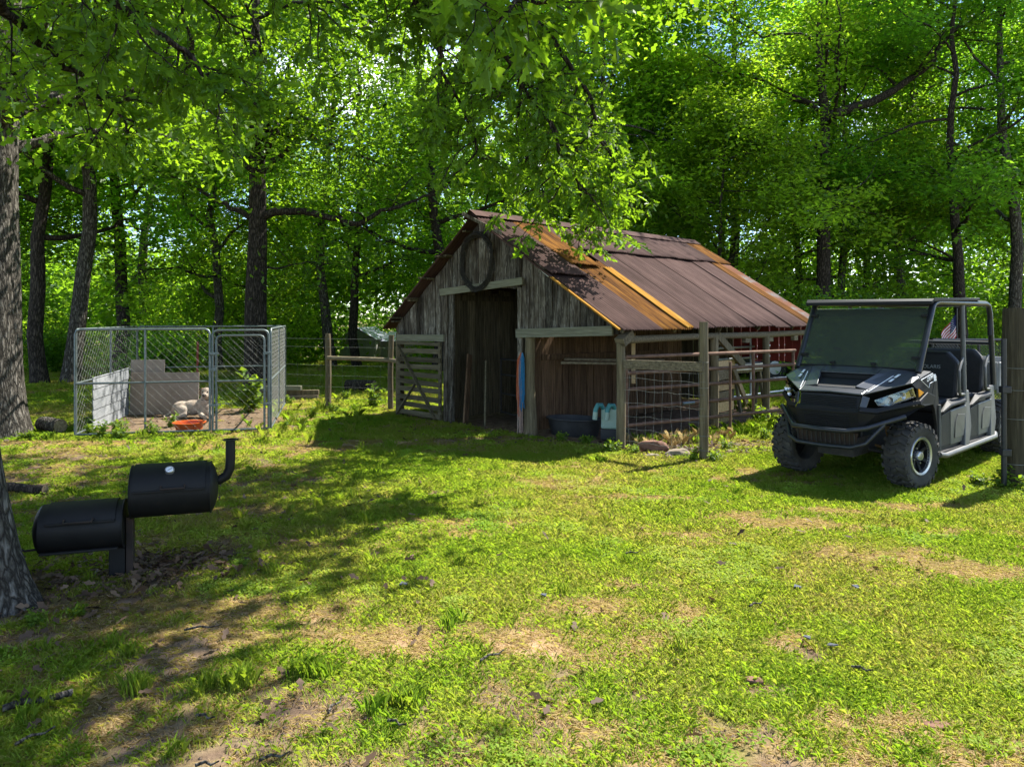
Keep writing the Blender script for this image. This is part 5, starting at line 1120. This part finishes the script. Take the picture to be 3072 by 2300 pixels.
dg.tube([(-.33, .04, .10), (-.40, .02, .045), (-.44, -.06, .025), (-.42, -.12, .022)], [.035, .026, .02, .014], 8)
dog = dg.obj('dog', 'dog_fur', None, fixn=True); dog.location = dogp; dog.rotation_euler = (0, 0, drz); dog.scale = (1.12, 1.12, 1.2)
md = dog.modifiers.new('r', 'REMESH'); md.mode = 'VOXEL'; md.voxel_size = .012; md.use_smooth_shade = True
md = dog.modifiers.new('s', 'SMOOTH'); md.factor = .5; md.iterations = 4
tag(dog, 'cream coloured dog lying on the bare earth inside the kennel, head raised', 'dog')
for s in (-1, 1):
    MB().sphere((.195 + s * .036, -.163, .388), .0125, 8, 6).obj('eye', 'dog_dark', dog, smooth=60)
    MB().add([(.195 + s * .050, -.075, .445), (.195 + s * .068, -.115, .44), (.195 + s * .108, -.11, .395), (.195 + s * .104, -.088, .325), (.195 + s * .088, -.055, .37)], [(0, 1, 2, 3, 4)]).obj('ear', 'dog_ear', dog, solid=.014, bevel=.004)
MB().sphere((.193, -.252, .342), (.025, .016, .019), 10, 6).obj('nose', 'dog_dark', dog, smooth=60)
MB().tube([(.168, -.238, .312), (.193, -.252, .303), (.218, -.238, .312)], .006, 5).obj('mouth', 'dog_dark', dog)
MB().tube([(.19 + .085 * math.cos(a), -.052 + .08 * math.sin(a), .285 + .02 * math.sin(a)) for a in [k * math.pi / 10 for k in range(21)]], .006, 5).obj('collar', 'dog_dark', dog)
tb = thing('feed_pan', 'shallow orange plastic tub on the kennel floor in front of the dog', 'tub', (-5.09, 11.83, 0))
MB().lathe([(.0, .012), (.185, .012), (.205, .115), (.25, .12), (.252, .133), (.235, .138), (.215, .130), (.195, .02), (0, .02)], 36).obj('basin', 'orange_tub', tb, smooth=40)
for k in range(4):
    a = R(45 + 90 * k); MB().beam((.19 * math.cos(a), .19 * math.sin(a), .03), (.235 * math.cos(a), .235 * math.sin(a), .12), .02, .012).obj('rib', 'orange_tub', tb)
# red steel post behind the kennel, lumber on the ground
tag(MB().beam((-7.35, 17.5, -.1), (-7.33, 17.5, 1.22), .045, .02).obj('steel_post', 'red_post', None), 'rusty red steel fence post seen behind the kennel', 'post')
for i, (x, y, z, a, L, lb) in enumerate(((-5.0, 16.2, .05, 4, 1.6, 'lowest long grey timber lying behind the kennel'), (-4.9, 16.25, .155, 7, 1.4, 'middle grey timber on the pile behind the kennel'), (-5.1, 16.2, .255, 1, 1.1, 'top pale timber on the pile behind the kennel'))):
    o = MB().box(-L / 2, L / 2, -.07, .07, -.05, .05).obj('timber', ('wood_rail', 'wood_post', 'wood_lintel')[i], None, bevel=.006); o.location = (x, y, z); o.rotation_euler = (0, 0, R(a)); tag(o, lb, 'timber')
def log(label, p, q, r, mat='bark_oak', name='log'):
    p = Vector(p); q = Vector(q); t_ = thing(name, label, 'log', (p + q) / 2); h = (q - p) / 2; m_ = Vector((0, 0, .012))
    MB().tube([-h, -h * .4 + m_, h * .3 - m_ * .5, h], [r, r * .95, r * 1.03, r * .92], 12, cap=False).obj('bark', mat, t_, smooth=60)
    e = h.normalized() * .002
    for s, rr in ((1, .92), (-1, 1.0)): MB().tube([h * s * .995, h * s + e * s], r * rr * .97, 12).obj('cut_end', 'wood_rail', t_)
    return t_
log('short thick log lying against the foot of the second oak', (-7.42, 11.85, .10), (-6.95, 11.55, .11), .115)
log('small broken log on bare earth left of the smoker', (-5.25, 7.65, .05), (-4.7, 7.55, .05), .05, 'bark_dark')
log('dark rotten log in the grass behind the rail fence', (-4.0, 18.2, .12), (-3.3, 18.0, .14), .15, 'bark_dark')
log('crooked grey branch at the bottom left corner of the lawn', (-2.28, 3.36, .03), (-2.05, 3.5, .035), .016, 'bark_oak', 'branch')
# rail fence between kennel and barn
rf = thing('rail_fence', 'low wooden rail fence with wire between the kennel and the barn', 'fence', (-3.63, 14.79, 0))
MB().tube([(0, 0, -.3), (.01, 0, .7), (0, 0, 1.40), (0, 0, 1.46)], [.062, .058, .056, .048], 12).obj('post', 'wood_post', rf, smooth=40)
MB().tube([(1.30, -.37, -.3), (1.29, -.37, .7), (1.31, -.37, 1.44)], [.056, .052, .05], 12).obj('post', 'wood_post', rf, smooth=40)
MB().tube([(.0, -.05, .985), (.6, -.22, .98), (1.30, -.42, .965)], [.042, .04, .045], 10).obj('rail', 'wood_rail', rf, smooth=40)
MB().tube([(1.30, -.42, .96), (1.6, -.9, .95)], .04, 10).obj('rail', 'wood_rail', rf, smooth=40)
for z in (.2, .42, .64, .84, 1.2, 1.36):
    MB().tube([(-1.6, .7, z), (0, -.06, z), (1.3, -.43, z), (1.55, -.9, z)], .0022, 4).obj('line_wire', 'galv_wire', rf)
for i in range(12): MB().tube([(-1.5 + i * .26, .65 - .47 * (i * .26) / 1.5 if i < 6 else -.06 - .29 * (i * .26 - 1.5), .2), (-1.5 + i * .26, .65 - .47 * (i * .26) / 1.5 if i < 6 else -.06 - .29 * (i * .26 - 1.5), .84)], .0018, 3).obj('stay_wire', 'galv_wire', rf)
# small metal shed far behind
sh = thing('metal_shed', 'small grey metal shed with a bluish roof far behind the rail fence', 'shed', (-9.3, 45, -.85), R(-8))
for i in range(9):
    x0 = -1.05 + i * .235; za = 1.35 + .58 * (1 - abs(x0) / 1.06); zb = 1.35 + .58 * (1 - abs(x0 + .225) / 1.08)
    MB().poly([(x0, 0, 0), (x0 + .225, 0, 0), (x0 + .225, 0, zb), (x0, 0, za)], (0, .03, 0)).obj('wall_panel', 'shed_metal', sh)
for i in range(11): MB().box(1.06, 1.09, .05 + i * .3, .05 + i * .3 + .28, 0, 1.36).obj('wall_panel', 'shed_metal', sh)
MB().box(-1.09, -1.06, .03, 3.4, 0, 1.36).obj('wall_panel', 'shed_metal', sh); MB().box(-1.06, 1.06, 3.38, 3.4, 0, 1.4).obj('wall_panel', 'shed_metal', sh)
for s in (1, -1): MB().poly([(0, -.12, 2.0), (s * 1.25, -.12, 1.30), (s * 1.25, 3.5, 1.30), (0, 3.5, 2.0)], (0, 0, .03)).obj('roof_slope', 'shed_roof', sh)
an = thing('metal_shed', 'lower long grey lean-to beside the small far shed', 'shed', (-6.8, 45.6, -.85), R(-8))
for i in range(14): MB().box(-1.2 + i * .25, -1.2 + i * .25 + .235, 0, .03, 0, 1.15).obj('wall_panel', 'shed_metal', an)
MB().poly([(-1.3, -.15, 1.15), (2.4, -.15, 1.15), (2.4, 2.0, 1.7), (-1.3, 2.0, 1.7)], (0, 0, .03)).obj('roof', 'shed_roof', an)
# things glimpsed through the vehicle's cab
mg = thing('mesh_gate', 'black steel mesh gate standing behind the cargo bed', 'gate', (7.4, 13.2, 0), R(8))
for x in (0, .9, 1.8, 2.4): MB().tube([(x, 0, 0), (x, 0, 1.38)], .025, 6).obj('upright', 'utv_tube', mg)
for z in (.3, 1.38): MB().tube([(0, 0, z), (2.4, 0, z)], .028, 6).obj('rail', 'utv_tube', mg)
mb = MB()
for i in range(44):
    x = i * .056
    for sx in (1, -1):
        a_, b_ = x, x + sx * 1.05
        z0_, z1_ = .32, 1.36
        if b_ > 2.4: z1_ = .32 + 1.04 * (2.4 - a_) / 1.05; b_ = 2.4
        if b_ < 0: z1_ = .32 + 1.04 * a_ / 1.05; b_ = 0
        if z1_ > z0_ + .02: mb.tube([(a_, 0, z0_), (b_, 0, z1_)], .005, 3, cap=False)
mb.obj('mesh', 'utv_tube', mg, fixn=False)
fl = thing('flag', 'american flag hanging from a pole, seen through the vehicle cab', 'flag', (13.05, 22.0, 0), R(-6))
MB().tube([(0, 0, 0), (0, 0, 2.05)], .022, 8).obj('pole', 'utv_tube', fl, smooth=60)
def cloth(x, z): return (x, .04 * math.sin(x * 16 + z * 5), z)
for k in range(13):
    za = 1.90 - k * .05; mb = MB(); x0 = .0 if k > 6 else .20
    for i in range(8):
        xa = -(x0 + (.44 - x0) * i / 8); xb = -(x0 + (.44 - x0) * (i + 1) / 8); dz = .62
        mb.add([cloth(xa, za + xa * 1.3), cloth(xb, za + xb * 1.3), cloth(xb, za - .049 + xb * 1.3), cloth(xa, za - .049 + xa * 1.3)], [(0, 1, 2, 3)])
    mb.obj('stripe', 'flag_red' if k % 2 == 0 else 'flag_white', fl, solid=.003)
mb = MB()
for i in range(4):
    xa = -.20 * i / 4; xb = -.20 * (i + 1) / 4; mb.add([cloth(xa, 1.90 + xa * 1.3), cloth(xb, 1.90 + xb * 1.3), cloth(xb, 1.55 + xb * 1.3), cloth(xa, 1.55 + xa * 1.3)], [(0, 1, 2, 3)])
ct = mb.obj('canton', 'flag_blue', fl, solid=.003)
for r_ in range(5):
    for c_ in range(5):
        x = -.02 - c_ * .04; z = 1.86 - r_ * .062 + x * 1.3; MB().poly([(x + .014 * (1 if i % 2 == 0 else .45) * math.cos(R(90 + 36 * i)), cloth(x, z)[1] - .004, z + .014 * (1 if i % 2 == 0 else .45) * math.sin(R(90 + 36 * i))) for i in range(10)], (0, -.002, 0)).obj('star', 'flag_white', ct)
bx_ = MB().box(-.28, .28, -.2, .2, 0, .42).obj('planter_box', 'iron_dark', None, bevel=.02); bx_.location = (12.6, 22.0, .75); tag(bx_, 'dark box on a post below the flag, seen through the cab', 'box')
MB().box(-.04, .04, -.04, .04, -.75, .0).obj('post', 'wood_post', bx_)

# ------------------------------------------------------------------ black offset smoker on its post
sm = thing('offset_smoker', 'black offset smoker grill with chimney on one post beside the oak trunk', 'smoker', (-2.67, 5.22, 0), R(19))
def drum(x0, x1, zc, r, dome_l, dome_r, name):
    prof = []
    if dome_l: prof += [(0.001, x0 - .05), (r * .45, x0 - .043), (r * .75, x0 - .028), (r * .93, x0 - .010)]
    else: prof += [(0.001, x0)]
    prof += [(r, x0 + .004), (r, x1 - .004)]
    if dome_r: prof += [(r * .93, x1 + .010), (r * .75, x1 + .028), (r * .45, x1 + .043), (0.001, x1 + .05)]
    else: prof += [(0.001, x1)]
    return MB().lathe(prof, 40, Matrix.Translation((0, 0, zc)) @ Matrix.Rotation(R(90), 4, 'Y')).obj(name, 'smoker_black', sm, smooth=35)
def lid(x0, x1, zc, r, a0, a1, par):
    mb = MB(); n = 16; V = []
    for rr in (r + .004, r + .011):
        for i in range(n + 1):
            a = R(a0 + (a1 - a0) * i / n)
            for x in (x0, x1): V.append((x, -rr * math.cos(a), zc + rr * math.sin(a)))
    F = []; m_ = 2 * (n + 1)
    for i in range(n): F += [(2*i, 2*i+1, 2*i+3, 2*i+2), (m_+2*i, m_+2*i+2, m_+2*i+3, m_+2*i+1), (2*i, 2*i+2, m_+2*i+2, m_+2*i), (2*i+1, m_+2*i+1, m_+2*i+3, 2*i+3)]
    F += [(0, m_, m_+1, 1), (2*n, 2*n+1, m_+2*n+1, m_+2*n)]
    o_ = MB().add(V, F).obj('lid', 'smoker_black', par, smooth=35)
    a = R(a0); y = -(r + .014) * math.cos(a); z = zc + (r + .014) * math.sin(a)
    MB().box(x0, x1, y - .008, y + .010, z - .004, z + .012).obj('lip', 'smoker_black', o_, bevel=.003)
    return o_
ch = drum(.02, .535, .565, .178, False, True, 'cook_chamber'); fbx = drum(-.52, -.015, .352, .165, True, False, 'firebox')
l1 = lid(.045, .505, .565, .178, 8, 118, ch); l2 = lid(-.47, -.06, .352, .165, 20, 120, fbx)
def handle(xa, xb, yc, zc, par):
    MB().tube([(xa, yc + .04, zc + .012), (xa, yc, zc), (xb, yc, zc), (xb, yc + .04, zc + .012)], .007, 8).obj('handle', 'smoker_rust', par, smooth=60)
handle(.225, .375, -.222, .615, l1); handle(-.36, -.19, -.205, .43, l2)
for a_, par_, (xx, zc_, r_) in ((8, ch, (.535, .565, .178)), (8, ch, (.025, .565, .178)), (8, fbx, (-.02, .352, .165))):
    MB().tube([(xx, -(r_ + .002) * math.cos(k * math.pi / 16), zc_ + (r_ + .002) * math.sin(k * math.pi / 16)) for k in range(33)], .005, 5).obj('band', 'smoker_black', par_, smooth=60)
a = R(52); tm_ = Matrix.Translation((.275, -.189 * math.cos(a), .565 + .189 * math.sin(a))) @ Matrix.Rotation(R(90 - 52), 4, 'X')
thm = MB().lathe([(0, 0), (.030, 0), (.031, .018), (.027, .024), (.025, .018), (0, .018)], 24, tm_).obj('thermometer', 'steel', l1, smooth=40)
MB().lathe([(0, .019), (.024, .019)], 24, tm_).obj('dial', 'dial', thm)
MB().beam(tm_ @ Vector((-.012, -.008, .021)), tm_ @ Vector((.014, .012, .021)), .003, .002).obj('needle', 'iron_dark', thm)
MB().tube([(.53, .02, .60), (.59, .02, .605), (.635, .02, .63), (.66, .02, .68), (.665, .02, .74), (.665, .02, .89)], [.034] * 6, 18).obj('chimney', 'smoker_black', sm, smooth=40)
MB().lathe([(.03, .89), (.056, .89), (.056, .896), (.03, .896)], 24, Matrix.Translation((.665, .02, 0))).obj('chimney_collar', 'smoker_black', sm, smooth=30)
MB().box(-.115, -.015, -.05, .05, -.15, .215).obj('post', 'smoker_black', sm, bevel=.006); MB().box(-.01, .035, -.04, .04, -.15, .40).obj('bracket', 'smoker_rust', sm, bevel=.004)
MB().box(-.50, -.04, -.19, -.155, .225, .24).obj('ash_shelf', 'smoker_black', fbx, bevel=.003)
MB().tube([(-.52, -.1, .25), (-.60, -.1, .245), (-.62, -.1, .26)], .008, 6).obj('damper_rod', 'smoker_rust', fbx)

# ------------------------------------------------------------------ weeds, litter, scraps
def weed_mesh(seed, n, h, leaf, spread, mat='leaf_weed'):
    g = np.random.default_rng(seed); mb = MB(); P = []; D = []
    for i in range(n):
        a = g.random() * 6.28; st = wander((g.normal() * .03, g.normal() * .03, -.02), (math.cos(a) * spread, math.sin(a) * spread, 1), h * (.5 + .7 * g.random()), 5, g, .12, -.03)
        mb.tube([Vector(q) for q in st], [.005, .0045, .004, .003, .0025, .002], 4, cap=False)
        for q in st[1:]:
            m_ = 4; P.append(np.repeat(q[None], m_, 0) + g.normal(size=(m_, 3)) * .012); an = g.random(m_) * 6.28; D.append(np.stack([np.cos(an), np.sin(an), np.full(m_, .5)], 1) * 2)
    P = np.concatenate(P); D = np.concatenate(D); tm = mb.mesh('stem'); tm.materials.append(MATS['leaf_weed'])
    a_ = tm.attributes.new('tint', 'FLOAT', 'POINT'); a_.data.foreach_set('value', np.full(len(tm.vertices), .3, np.float32))
    return tm, crown_mesh('leaves', P, leaf, g, 'quad', mat, up=1.0, droop=.1, outdir=D)
WD = [weed_mesh(1, 9, .30, .085, .55), weed_mesh(2, 7, .55, .15, .25), weed_mesh(3, 14, .20, .06, .7), weed_mesh(4, 10, .40, .10, .45)]
def weed_zone(x, y):
    if x < -6.8: return 'low weed at the foot of the second oak'
    if x < -2.5 and y < 6: return 'low weed on the leaf-strewn earth near the smoker and left trunk'
    if x < -3.9: return 'leafy weed inside or along the front of the kennel' if y < 13.2 else 'leafy weed along the back of the kennel'
    if x < -2.5: return 'leafy weed clump between the kennel and the rail fence'
    if x > 4.9 and y < 8.2: return 'leafy weed at the foot of the thick right-hand post'
    if y > 10.95: return 'leafy weed clump growing beyond the brown pipe gate'
    return 'low leafy weed around the barn corner and round fence post'
def weed(x, y, v, s=1.0, label=None, group=None):
    t_ = thing('weed', label or weed_zone(x, y), 'weed', (x, y, zg(x, y)), (x * 37 + y * 11) % 6.28, group or (None if label else weed_zone(x, y) + ' group'))
    t_.scale = (s * (1 if label else .78),) * 3; link('stem', WD[v][0], t_); link('leaves', WD[v][1], t_)
weed(-5.0, 14.2, 1, 1.35, 'tall broad-leaved weed growing inside the kennel behind its gate'); weed(-2.75, 15.0, 1, .75, 'young broad-leaved plant at the foot of the low rail fence')
for x, y, v, s in ((-6.1,11.1,0,1.0),(-5.8,11.05,2,1.2),(-6.35,11.3,3,.7),(-5.45,11.45,0,.9),(-6.2,11.8,2,1.3),(-5.6,12.3,0,.9),(-3.62,11.9,0,.7),(-3.5,12.5,2,1.0),(-3.55,13.3,0,.8),(-3.4,14.2,2,1.0),(-3.0,14.4,2,.9),(-5.6,14.1,0,1.1),(-6.3,13.9,2,1.2),(-5.0,14.6,3,.9),(-4.6,15.5,0,.9),(-3.6,16.2,3,.7),
                   (1.3,9.95,2,1.2),(1.6,9.8,2,.9),(2.25,9.3,0,.7),(2.5,9.3,2,.9),(2.9,10.2,2,.8),(3.7,11.0,0,.8),(4.6,11.6,0,.9),(5.1,12.2,3,.9),(5.7,12.6,0,1.6),(4.2,12.8,0,1.3),(6.2,13.2,3,1.3),(.7,10.85,2,.9),(1.05,10.6,2,.9),(5.1,7.75,0,.9),(5.3,7.6,2,1.3),(5.55,7.7,0,.9),(4.95,7.95,2,1.0),
                   (-2.78,4.35,2,.55),(-2.6,4.5,2,.5),(-1.95,5.35,2,.45),(-6.9,12.3,2,1.0),(-7.1,11.0,2,.9)):
    weed(x, y, v, s)
# tall grass and dry stalks by the brown gate are part of the grass below
gl_ = np.random.default_rng(19)
def litter_pts(n, cx, cy, sx, sy): return np.stack([cx + gl_.normal(size=n) * sx, cy + gl_.normal(size=n) * sy, .006 + .02 * gl_.random(n)], 1)
LP = np.concatenate([litter_pts(520, -2.45, 5.45, .32, .2), litter_pts(300, -2.75, 5.1, .45, .25), litter_pts(420, 2.3, 10.05, .4, .25), litter_pts(200, 3.0, 10.3, .5, .25), litter_pts(200, -5.0, 12.8, 1.2, .8), litter_pts(150, -3.2, 4.5, .7, .4),
                     np.stack([gl_.uniform(-6, 5, 240), gl_.uniform(2.7, 11, 240), np.full(240, .03)], 1), np.stack([gl_.uniform(-4, -.5, 160), gl_.uniform(2.8, 8, 160), np.full(160, .025)], 1), litter_pts(160, -.6, 11.6, 1.0, .5)])
me = crown_mesh('leaf_litter', LP, .075, gl_, 'lobe', 'leaf_dead', up=1.3, droop=0)
tag(link('leaf_litter', me), 'scattered dry brown oak leaves on the ground', 'leaf litter', kind='stuff')
for i, (x, y) in enumerate(((1.86,4.9),(1.62,4.12),(1.72,4.02),(3.6,4.35),(2.25,4.9),(-.72,4.95),(.2,4.75))):
    o = MB().poly([(-.035,-.02,0),(.03,-.025,.006),(.04,.015,.0),(-.01,.028,.004)], (0, 0, .008)).obj('shingle_scrap', 'shingle_scrap', None); o.location = (x, y, .022); o.scale = (.75,) * 3; o.rotation_euler = (.1, .15, i * 1.3)
    tag(o, 'small bluish-grey scrap of shingle lying in the lawn', 'scrap', 'shingle scraps in the lawn')
for i, (x, y, L, a) in enumerate(((-.95,3.0,.12,20),(-.5,3.25,.1,-30),(-1.2,2.95,.09,5),(-.1,3.9,.16,40),(1.75,3.75,.1,-35),(-1.75,4.25,.2,15),(-.8,3.4,.13,75),(-1.35,3.3,.1,-20),(1.5,4.6,.12,30),(-2.0,3.15,.15,50),(.9,5.6,.12,10))):
    o = MB().tube([(-L/2,0,0),(-L*.1,.01,.008),(L*.2,-.008,.004),(L/2,.006,.01)], [.007,.006,.005,.003], 6).obj('twig', 'bark_oak', None, smooth=60); o.location = (x, y, .022); o.rotation_euler = (0, 0, R(a))
    tag(o, 'short dry twig lying on the lawn', 'twig', 'twigs on the lawn')
rock('reddish-brown clod lying in the lawn at the lower right', (1.18, 3.66, .01), (.045, .025, .02), 'rock_red', 21)
rock('small orange earth mound in the lower right of the lawn', (1.86, 3.28, .0), (.05, .035, .014), 'rock_red', 31)
# ------------------------------------------------------------------ lawn: tufts set out on points
m, t, o = nodes_of('grass')
at = N(t, 'ShaderNodeAttribute', attribute_name='tint'); ai = N(t, 'ShaderNodeAttribute', attribute_name='itint', attribute_type='INSTANCER')
ad = N(t, 'ShaderNodeMath', operation='MULTIPLY_ADD'); ad.inputs[1].default_value = .45; t.links.new(at.outputs['Fac'], ad.inputs[0]); t.links.new(ai.outputs['Fac'], ad.inputs[2])
c1 = ramp(t, ad.outputs[0], [(0.05, (0.10, 0.205, 0.016)), (0.35, (0.20, 0.312, 0.036)), (0.65, (0.32, 0.365, 0.066)), (0.9, (0.49, 0.395, 0.14)), (1.0, (0.56, 0.42, 0.22))])
c2 = ramp(t, ad.outputs[0], [(0.05, (0.22, 0.46, 0.02)), (0.5, (0.46, 0.62, 0.03)), (0.85, (0.54, 0.52, 0.08)), (1.0, (0.46, 0.36, 0.16))])
p = N(t, 'ShaderNodeBsdfPrincipled'); p.inputs['Roughness'].default_value = .75; p.inputs['Specular IOR Level'].default_value = .12; t.links.new(c1.outputs[0], p.inputs['Base Color'])
tr = N(t, 'ShaderNodeBsdfTranslucent'); t.links.new(c2.outputs[0], tr.inputs[0]); mx = N(t, 'ShaderNodeMixShader'); mx.inputs[0].default_value = .42
t.links.new(p.outputs[0], mx.inputs[1]); t.links.new(tr.outputs[0], mx.inputs[2]); t.links.new(mx.outputs[0], o.inputs[0])
def tuft(seed, n, h0, h1, rad, w, lean, name, mat='grass', tbase=.5):
    g = np.random.default_rng(seed); a = g.random(n) * 6.283; r_ = rad * np.sqrt(g.random(n)); bx = np.stack([np.cos(a) * r_, np.sin(a) * r_, np.full(n, -.006)], 1)
    hh = h0 + (h1 - h0) * g.random(n); da = g.random(n) * 6.283; ln = lean * (.4 + g.random(n)); dirv = np.stack([np.cos(da), np.sin(da), np.zeros(n)], 1)
    side = np.stack([-np.sin(da + g.normal(size=n) * .6), np.cos(da), np.zeros(n)], 1) * (w / 2)
    mid = bx + dirv * (ln * hh * .35)[:, None]; mid[:, 2] += hh * .6; tip = bx + dirv * (ln * hh)[:, None]; tip[:, 2] += hh * (1 - .25 * np.minimum(ln, 1.5))
    V = np.stack([bx - side, bx + side, mid + side * .8, tip, mid - side * .8], 1).reshape(-1, 3)
    me = fast_mesh(name, V, 5, mat, np.repeat(np.clip(g.normal(tbase, .22, n), 0, 1), 5)); return me
def clover(seed, n, rad, size, name):
    g = np.random.default_rng(seed); a = g.random(n) * 6.283; r_ = rad * np.sqrt(g.random(n)); P = np.stack([np.cos(a) * r_, np.sin(a) * r_, .008 + .022 * g.random(n)], 1)
    V, k, m_ = leaf_verts(P, size, g, 'quad', 1.5, 0); return fast_mesh(name, V, k, 'grass', np.repeat(np.clip(g.normal(.35, .2, n), 0, 1), m_))
gc = bpy.data.collections.new('tufts')
TM = [tuft(1, 46, .018, .042, .085, .0030, .9, 'a'), tuft(2, 46, .015, .036, .085, .0030, 1.3, 'b'), tuft(3, 50, .025, .055, .085, .0032, .8, 'c'),
      tuft(4, 44, .012, .030, .085, .0028, 2.2, 'd'), clover(5, 46, .08, .026, 'e'), tuft(6, 60, .06, .13, .055, .0034, .55, 'f'), tuft(7, 40, .10, .40, .09, .0036, .6, 'g')]
for i, me in enumerate(TM):
    ob = bpy.data.objects.new('tuft_%d' % i, me); gc.objects.link(ob)
gg = random.Random(99); PT = []; KI = []; RO = []; SCL = []; TI = []
def put(x, y, k, s, ti, z=0.0): PT.append((x, y, zg(x, y) + z)); KI.append(k); RO.append(gg.random() * 6.283); SCL.append(s); TI.append(ti)
for y0, y1, den, s in ((2.3, 6, 430, 1.0), (6, 10, 300, 1.12), (10, 15, 170, 1.35), (15, 25, 62, 2.0), (25, 46, 18, 3.6)):
    wmax = .74 * y1 + 1.0; n = int(den * (y1 - y0) * 2 * wmax)
    for i in range(n):
        y = gg.uniform(y0, y1); x = gg.uniform(-wmax, wmax)
        if abs(x) > .74 * y + .9: continue
        so, st = lawn_state(x, y) if y < 40 else (.2, .2)
        if in_barn(x, y): continue
        if in_kennel(x, y) and gg.random() < .985: continue
        if gg.random() < min(.93, so * 1.12 - .05):
            if gg.random() < .30: put(x, y, 3, s * gg.uniform(.45, .8), .55 + .4 * gg.random(), -.004)
            continue
        if x * x * .0 + (x - BX) ** 2 + (y - BY) ** 2 < .45: continue
        base = .33 + .30 * nz2(x, y, .55, 21) + .22 * nz2(x, y, 2.3, 31)
        if gg.random() < st * 1.15:
            if gg.random() < .45: put(x, y, 3, s * .9, .68 + .2 * gg.random())
            elif gg.random() < .5: put(x, y, 1, s * .7, .55 + .25 * gg.random())
            continue
        cl = nz2(x, y, 1.1, 44) + .6 * nz2(x, y, 4.0, 14)
        if cl > .36 and gg.random() < .5: put(x, y, 4, s * gg.uniform(.6, 1.0), base - .05)
        else: put(x, y, gg.choice((0, 0, 1, 1, 2)), s * gg.uniform(.75, 1.2), base + gg.uniform(-.12, .15))
        if gg.random() < (.014 if x < -1 else .002): put(x, y, 5, s * gg.uniform(.5, .95), base - .05)
for x, y, n in ((-1.32, 3.62, 12), (-1.0, 3.75, 7), (-2.2, 3.4, 7), (-.55, 3.45, 7), (-1.75, 3.6, 5), (1.05, 9.25, 4), (-.35, 4.3, 2)):
    for i in range(n): put(x + gg.gauss(0, .05), y + gg.gauss(0, .04), 5, gg.uniform(.6, 1.0), .18 + gg.uniform(-.1, .15))
for i in range(190):                      # long grass and dry stalks along the gates and the barn foot
    f = gg.random(); x = 1.7 + 3.4 * f + gg.gauss(0, .15); y = 10.3 + 2.0 * f + gg.gauss(0, .22)
    put(x, y, 6, gg.uniform(.25, .6), (.95 if (f < .45 and gg.random() < .65) else .12) + gg.uniform(-.1, .1))
for i in range(130): put(gg.uniform(4.3, 7.5), gg.uniform(12.4, 16), 6, gg.uniform(.35, .75), .2 + gg.uniform(-.1, .2))
for i in range(40): put(-3.4 + gg.gauss(0, .5), 13.0 + gg.gauss(0, 1.4), 6, gg.uniform(.3, .7), .2 + gg.uniform(-.1, .2))
GP = []
while len(GP) < 2600:                     # crumbs of earth and grit on the bare spots
    x, y = gg.uniform(-4.5, 4.5), gg.uniform(2.5, 8.5)
    if abs(x) < .74 * y + .3 and lawn_state(x, y)[0] > .55: GP.append((x, y, .002 * gg.random()))
GP = np.array(GP); oc = np.array([(1,0,0),(0,1,0),(0,0,1),(0,1,0),(-1,0,0),(0,0,1),(-1,0,0),(0,-1,0),(0,0,1),(0,-1,0),(1,0,0),(0,0,1)], float)
sz = (.003 + .010 * rng.random(len(GP)) ** 3)[:, None, None]; V = (GP[:, None, :] + oc[None] * sz * (np.array([1, 1, .7]) * (.6 + .8 * rng.random((len(GP), 1, 3))))).reshape(-1, 3)
M('grit', [(0.3, (0.05, 0.035, 0.025)), (0.6, (0.15, 0.105, 0.072)), (0.8, (0.26, 0.2, 0.15))], scale=30, rough=.95)
gm_ = fast_mesh('grit', V, 3, 'grit'); tag(link('grit', gm_), 'loose crumbs of earth and grit on the bare spots', 'grit', kind='stuff')
me = bpy.data.meshes.new('lawn_grass'); me.from_pydata(PT, [], [])
for nm, ty, arr in (('kind', 'INT', KI), ('rz', 'FLOAT', RO), ('scl', 'FLOAT', SCL), ('itint', 'FLOAT', TI)):
    a = me.attributes.new(nm, ty, 'POINT'); a.data.foreach_set('value', np.array(arr, np.int32 if ty == 'INT' else np.float32))
lawn = link('lawn_grass', me); tag(lawn, 'short patchy lawn grass with clover covering the yard', 'grass', kind='stuff')
ng = bpy.data.node_groups.new('grass_scatter', 'GeometryNodeTree')
ng.interface.new_socket('Geometry', in_out='INPUT', socket_type='NodeSocketGeometry'); ng.interface.new_socket('Geometry', in_out='OUTPUT', socket_type='NodeSocketGeometry')
gi = ng.nodes.new('NodeGroupInput'); go = ng.nodes.new('NodeGroupOutput'); ci = ng.nodes.new('GeometryNodeCollectionInfo'); ci.inputs['Collection'].default_value = gc
ci.inputs['Separate Children'].default_value = True; ci.inputs['Reset Children'].default_value = True
ip = ng.nodes.new('GeometryNodeInstanceOnPoints'); ip.inputs['Pick Instance'].default_value = True
def named(nm, ty):
    n = ng.nodes.new('GeometryNodeInputNamedAttribute'); n.data_type = ty; n.inputs['Name'].default_value = nm; return n.outputs['Attribute']
cx_ = ng.nodes.new('ShaderNodeCombineXYZ'); ng.links.new(named('rz', 'FLOAT'), cx_.inputs[2])
ng.links.new(gi.outputs[0], ip.inputs['Points']); ng.links.new(ci.outputs[0], ip.inputs['Instance']); ng.links.new(named('kind', 'INT'), ip.inputs['Instance Index'])
ng.links.new(cx_.outputs[0], ip.inputs['Rotation']); ng.links.new(named('scl', 'FLOAT'), ip.inputs['Scale']); ng.links.new(ip.outputs[0], go.inputs[0])
md = lawn.modifiers.new('grass', 'NODES'); md.node_group = ng
print('tufts', len(PT))
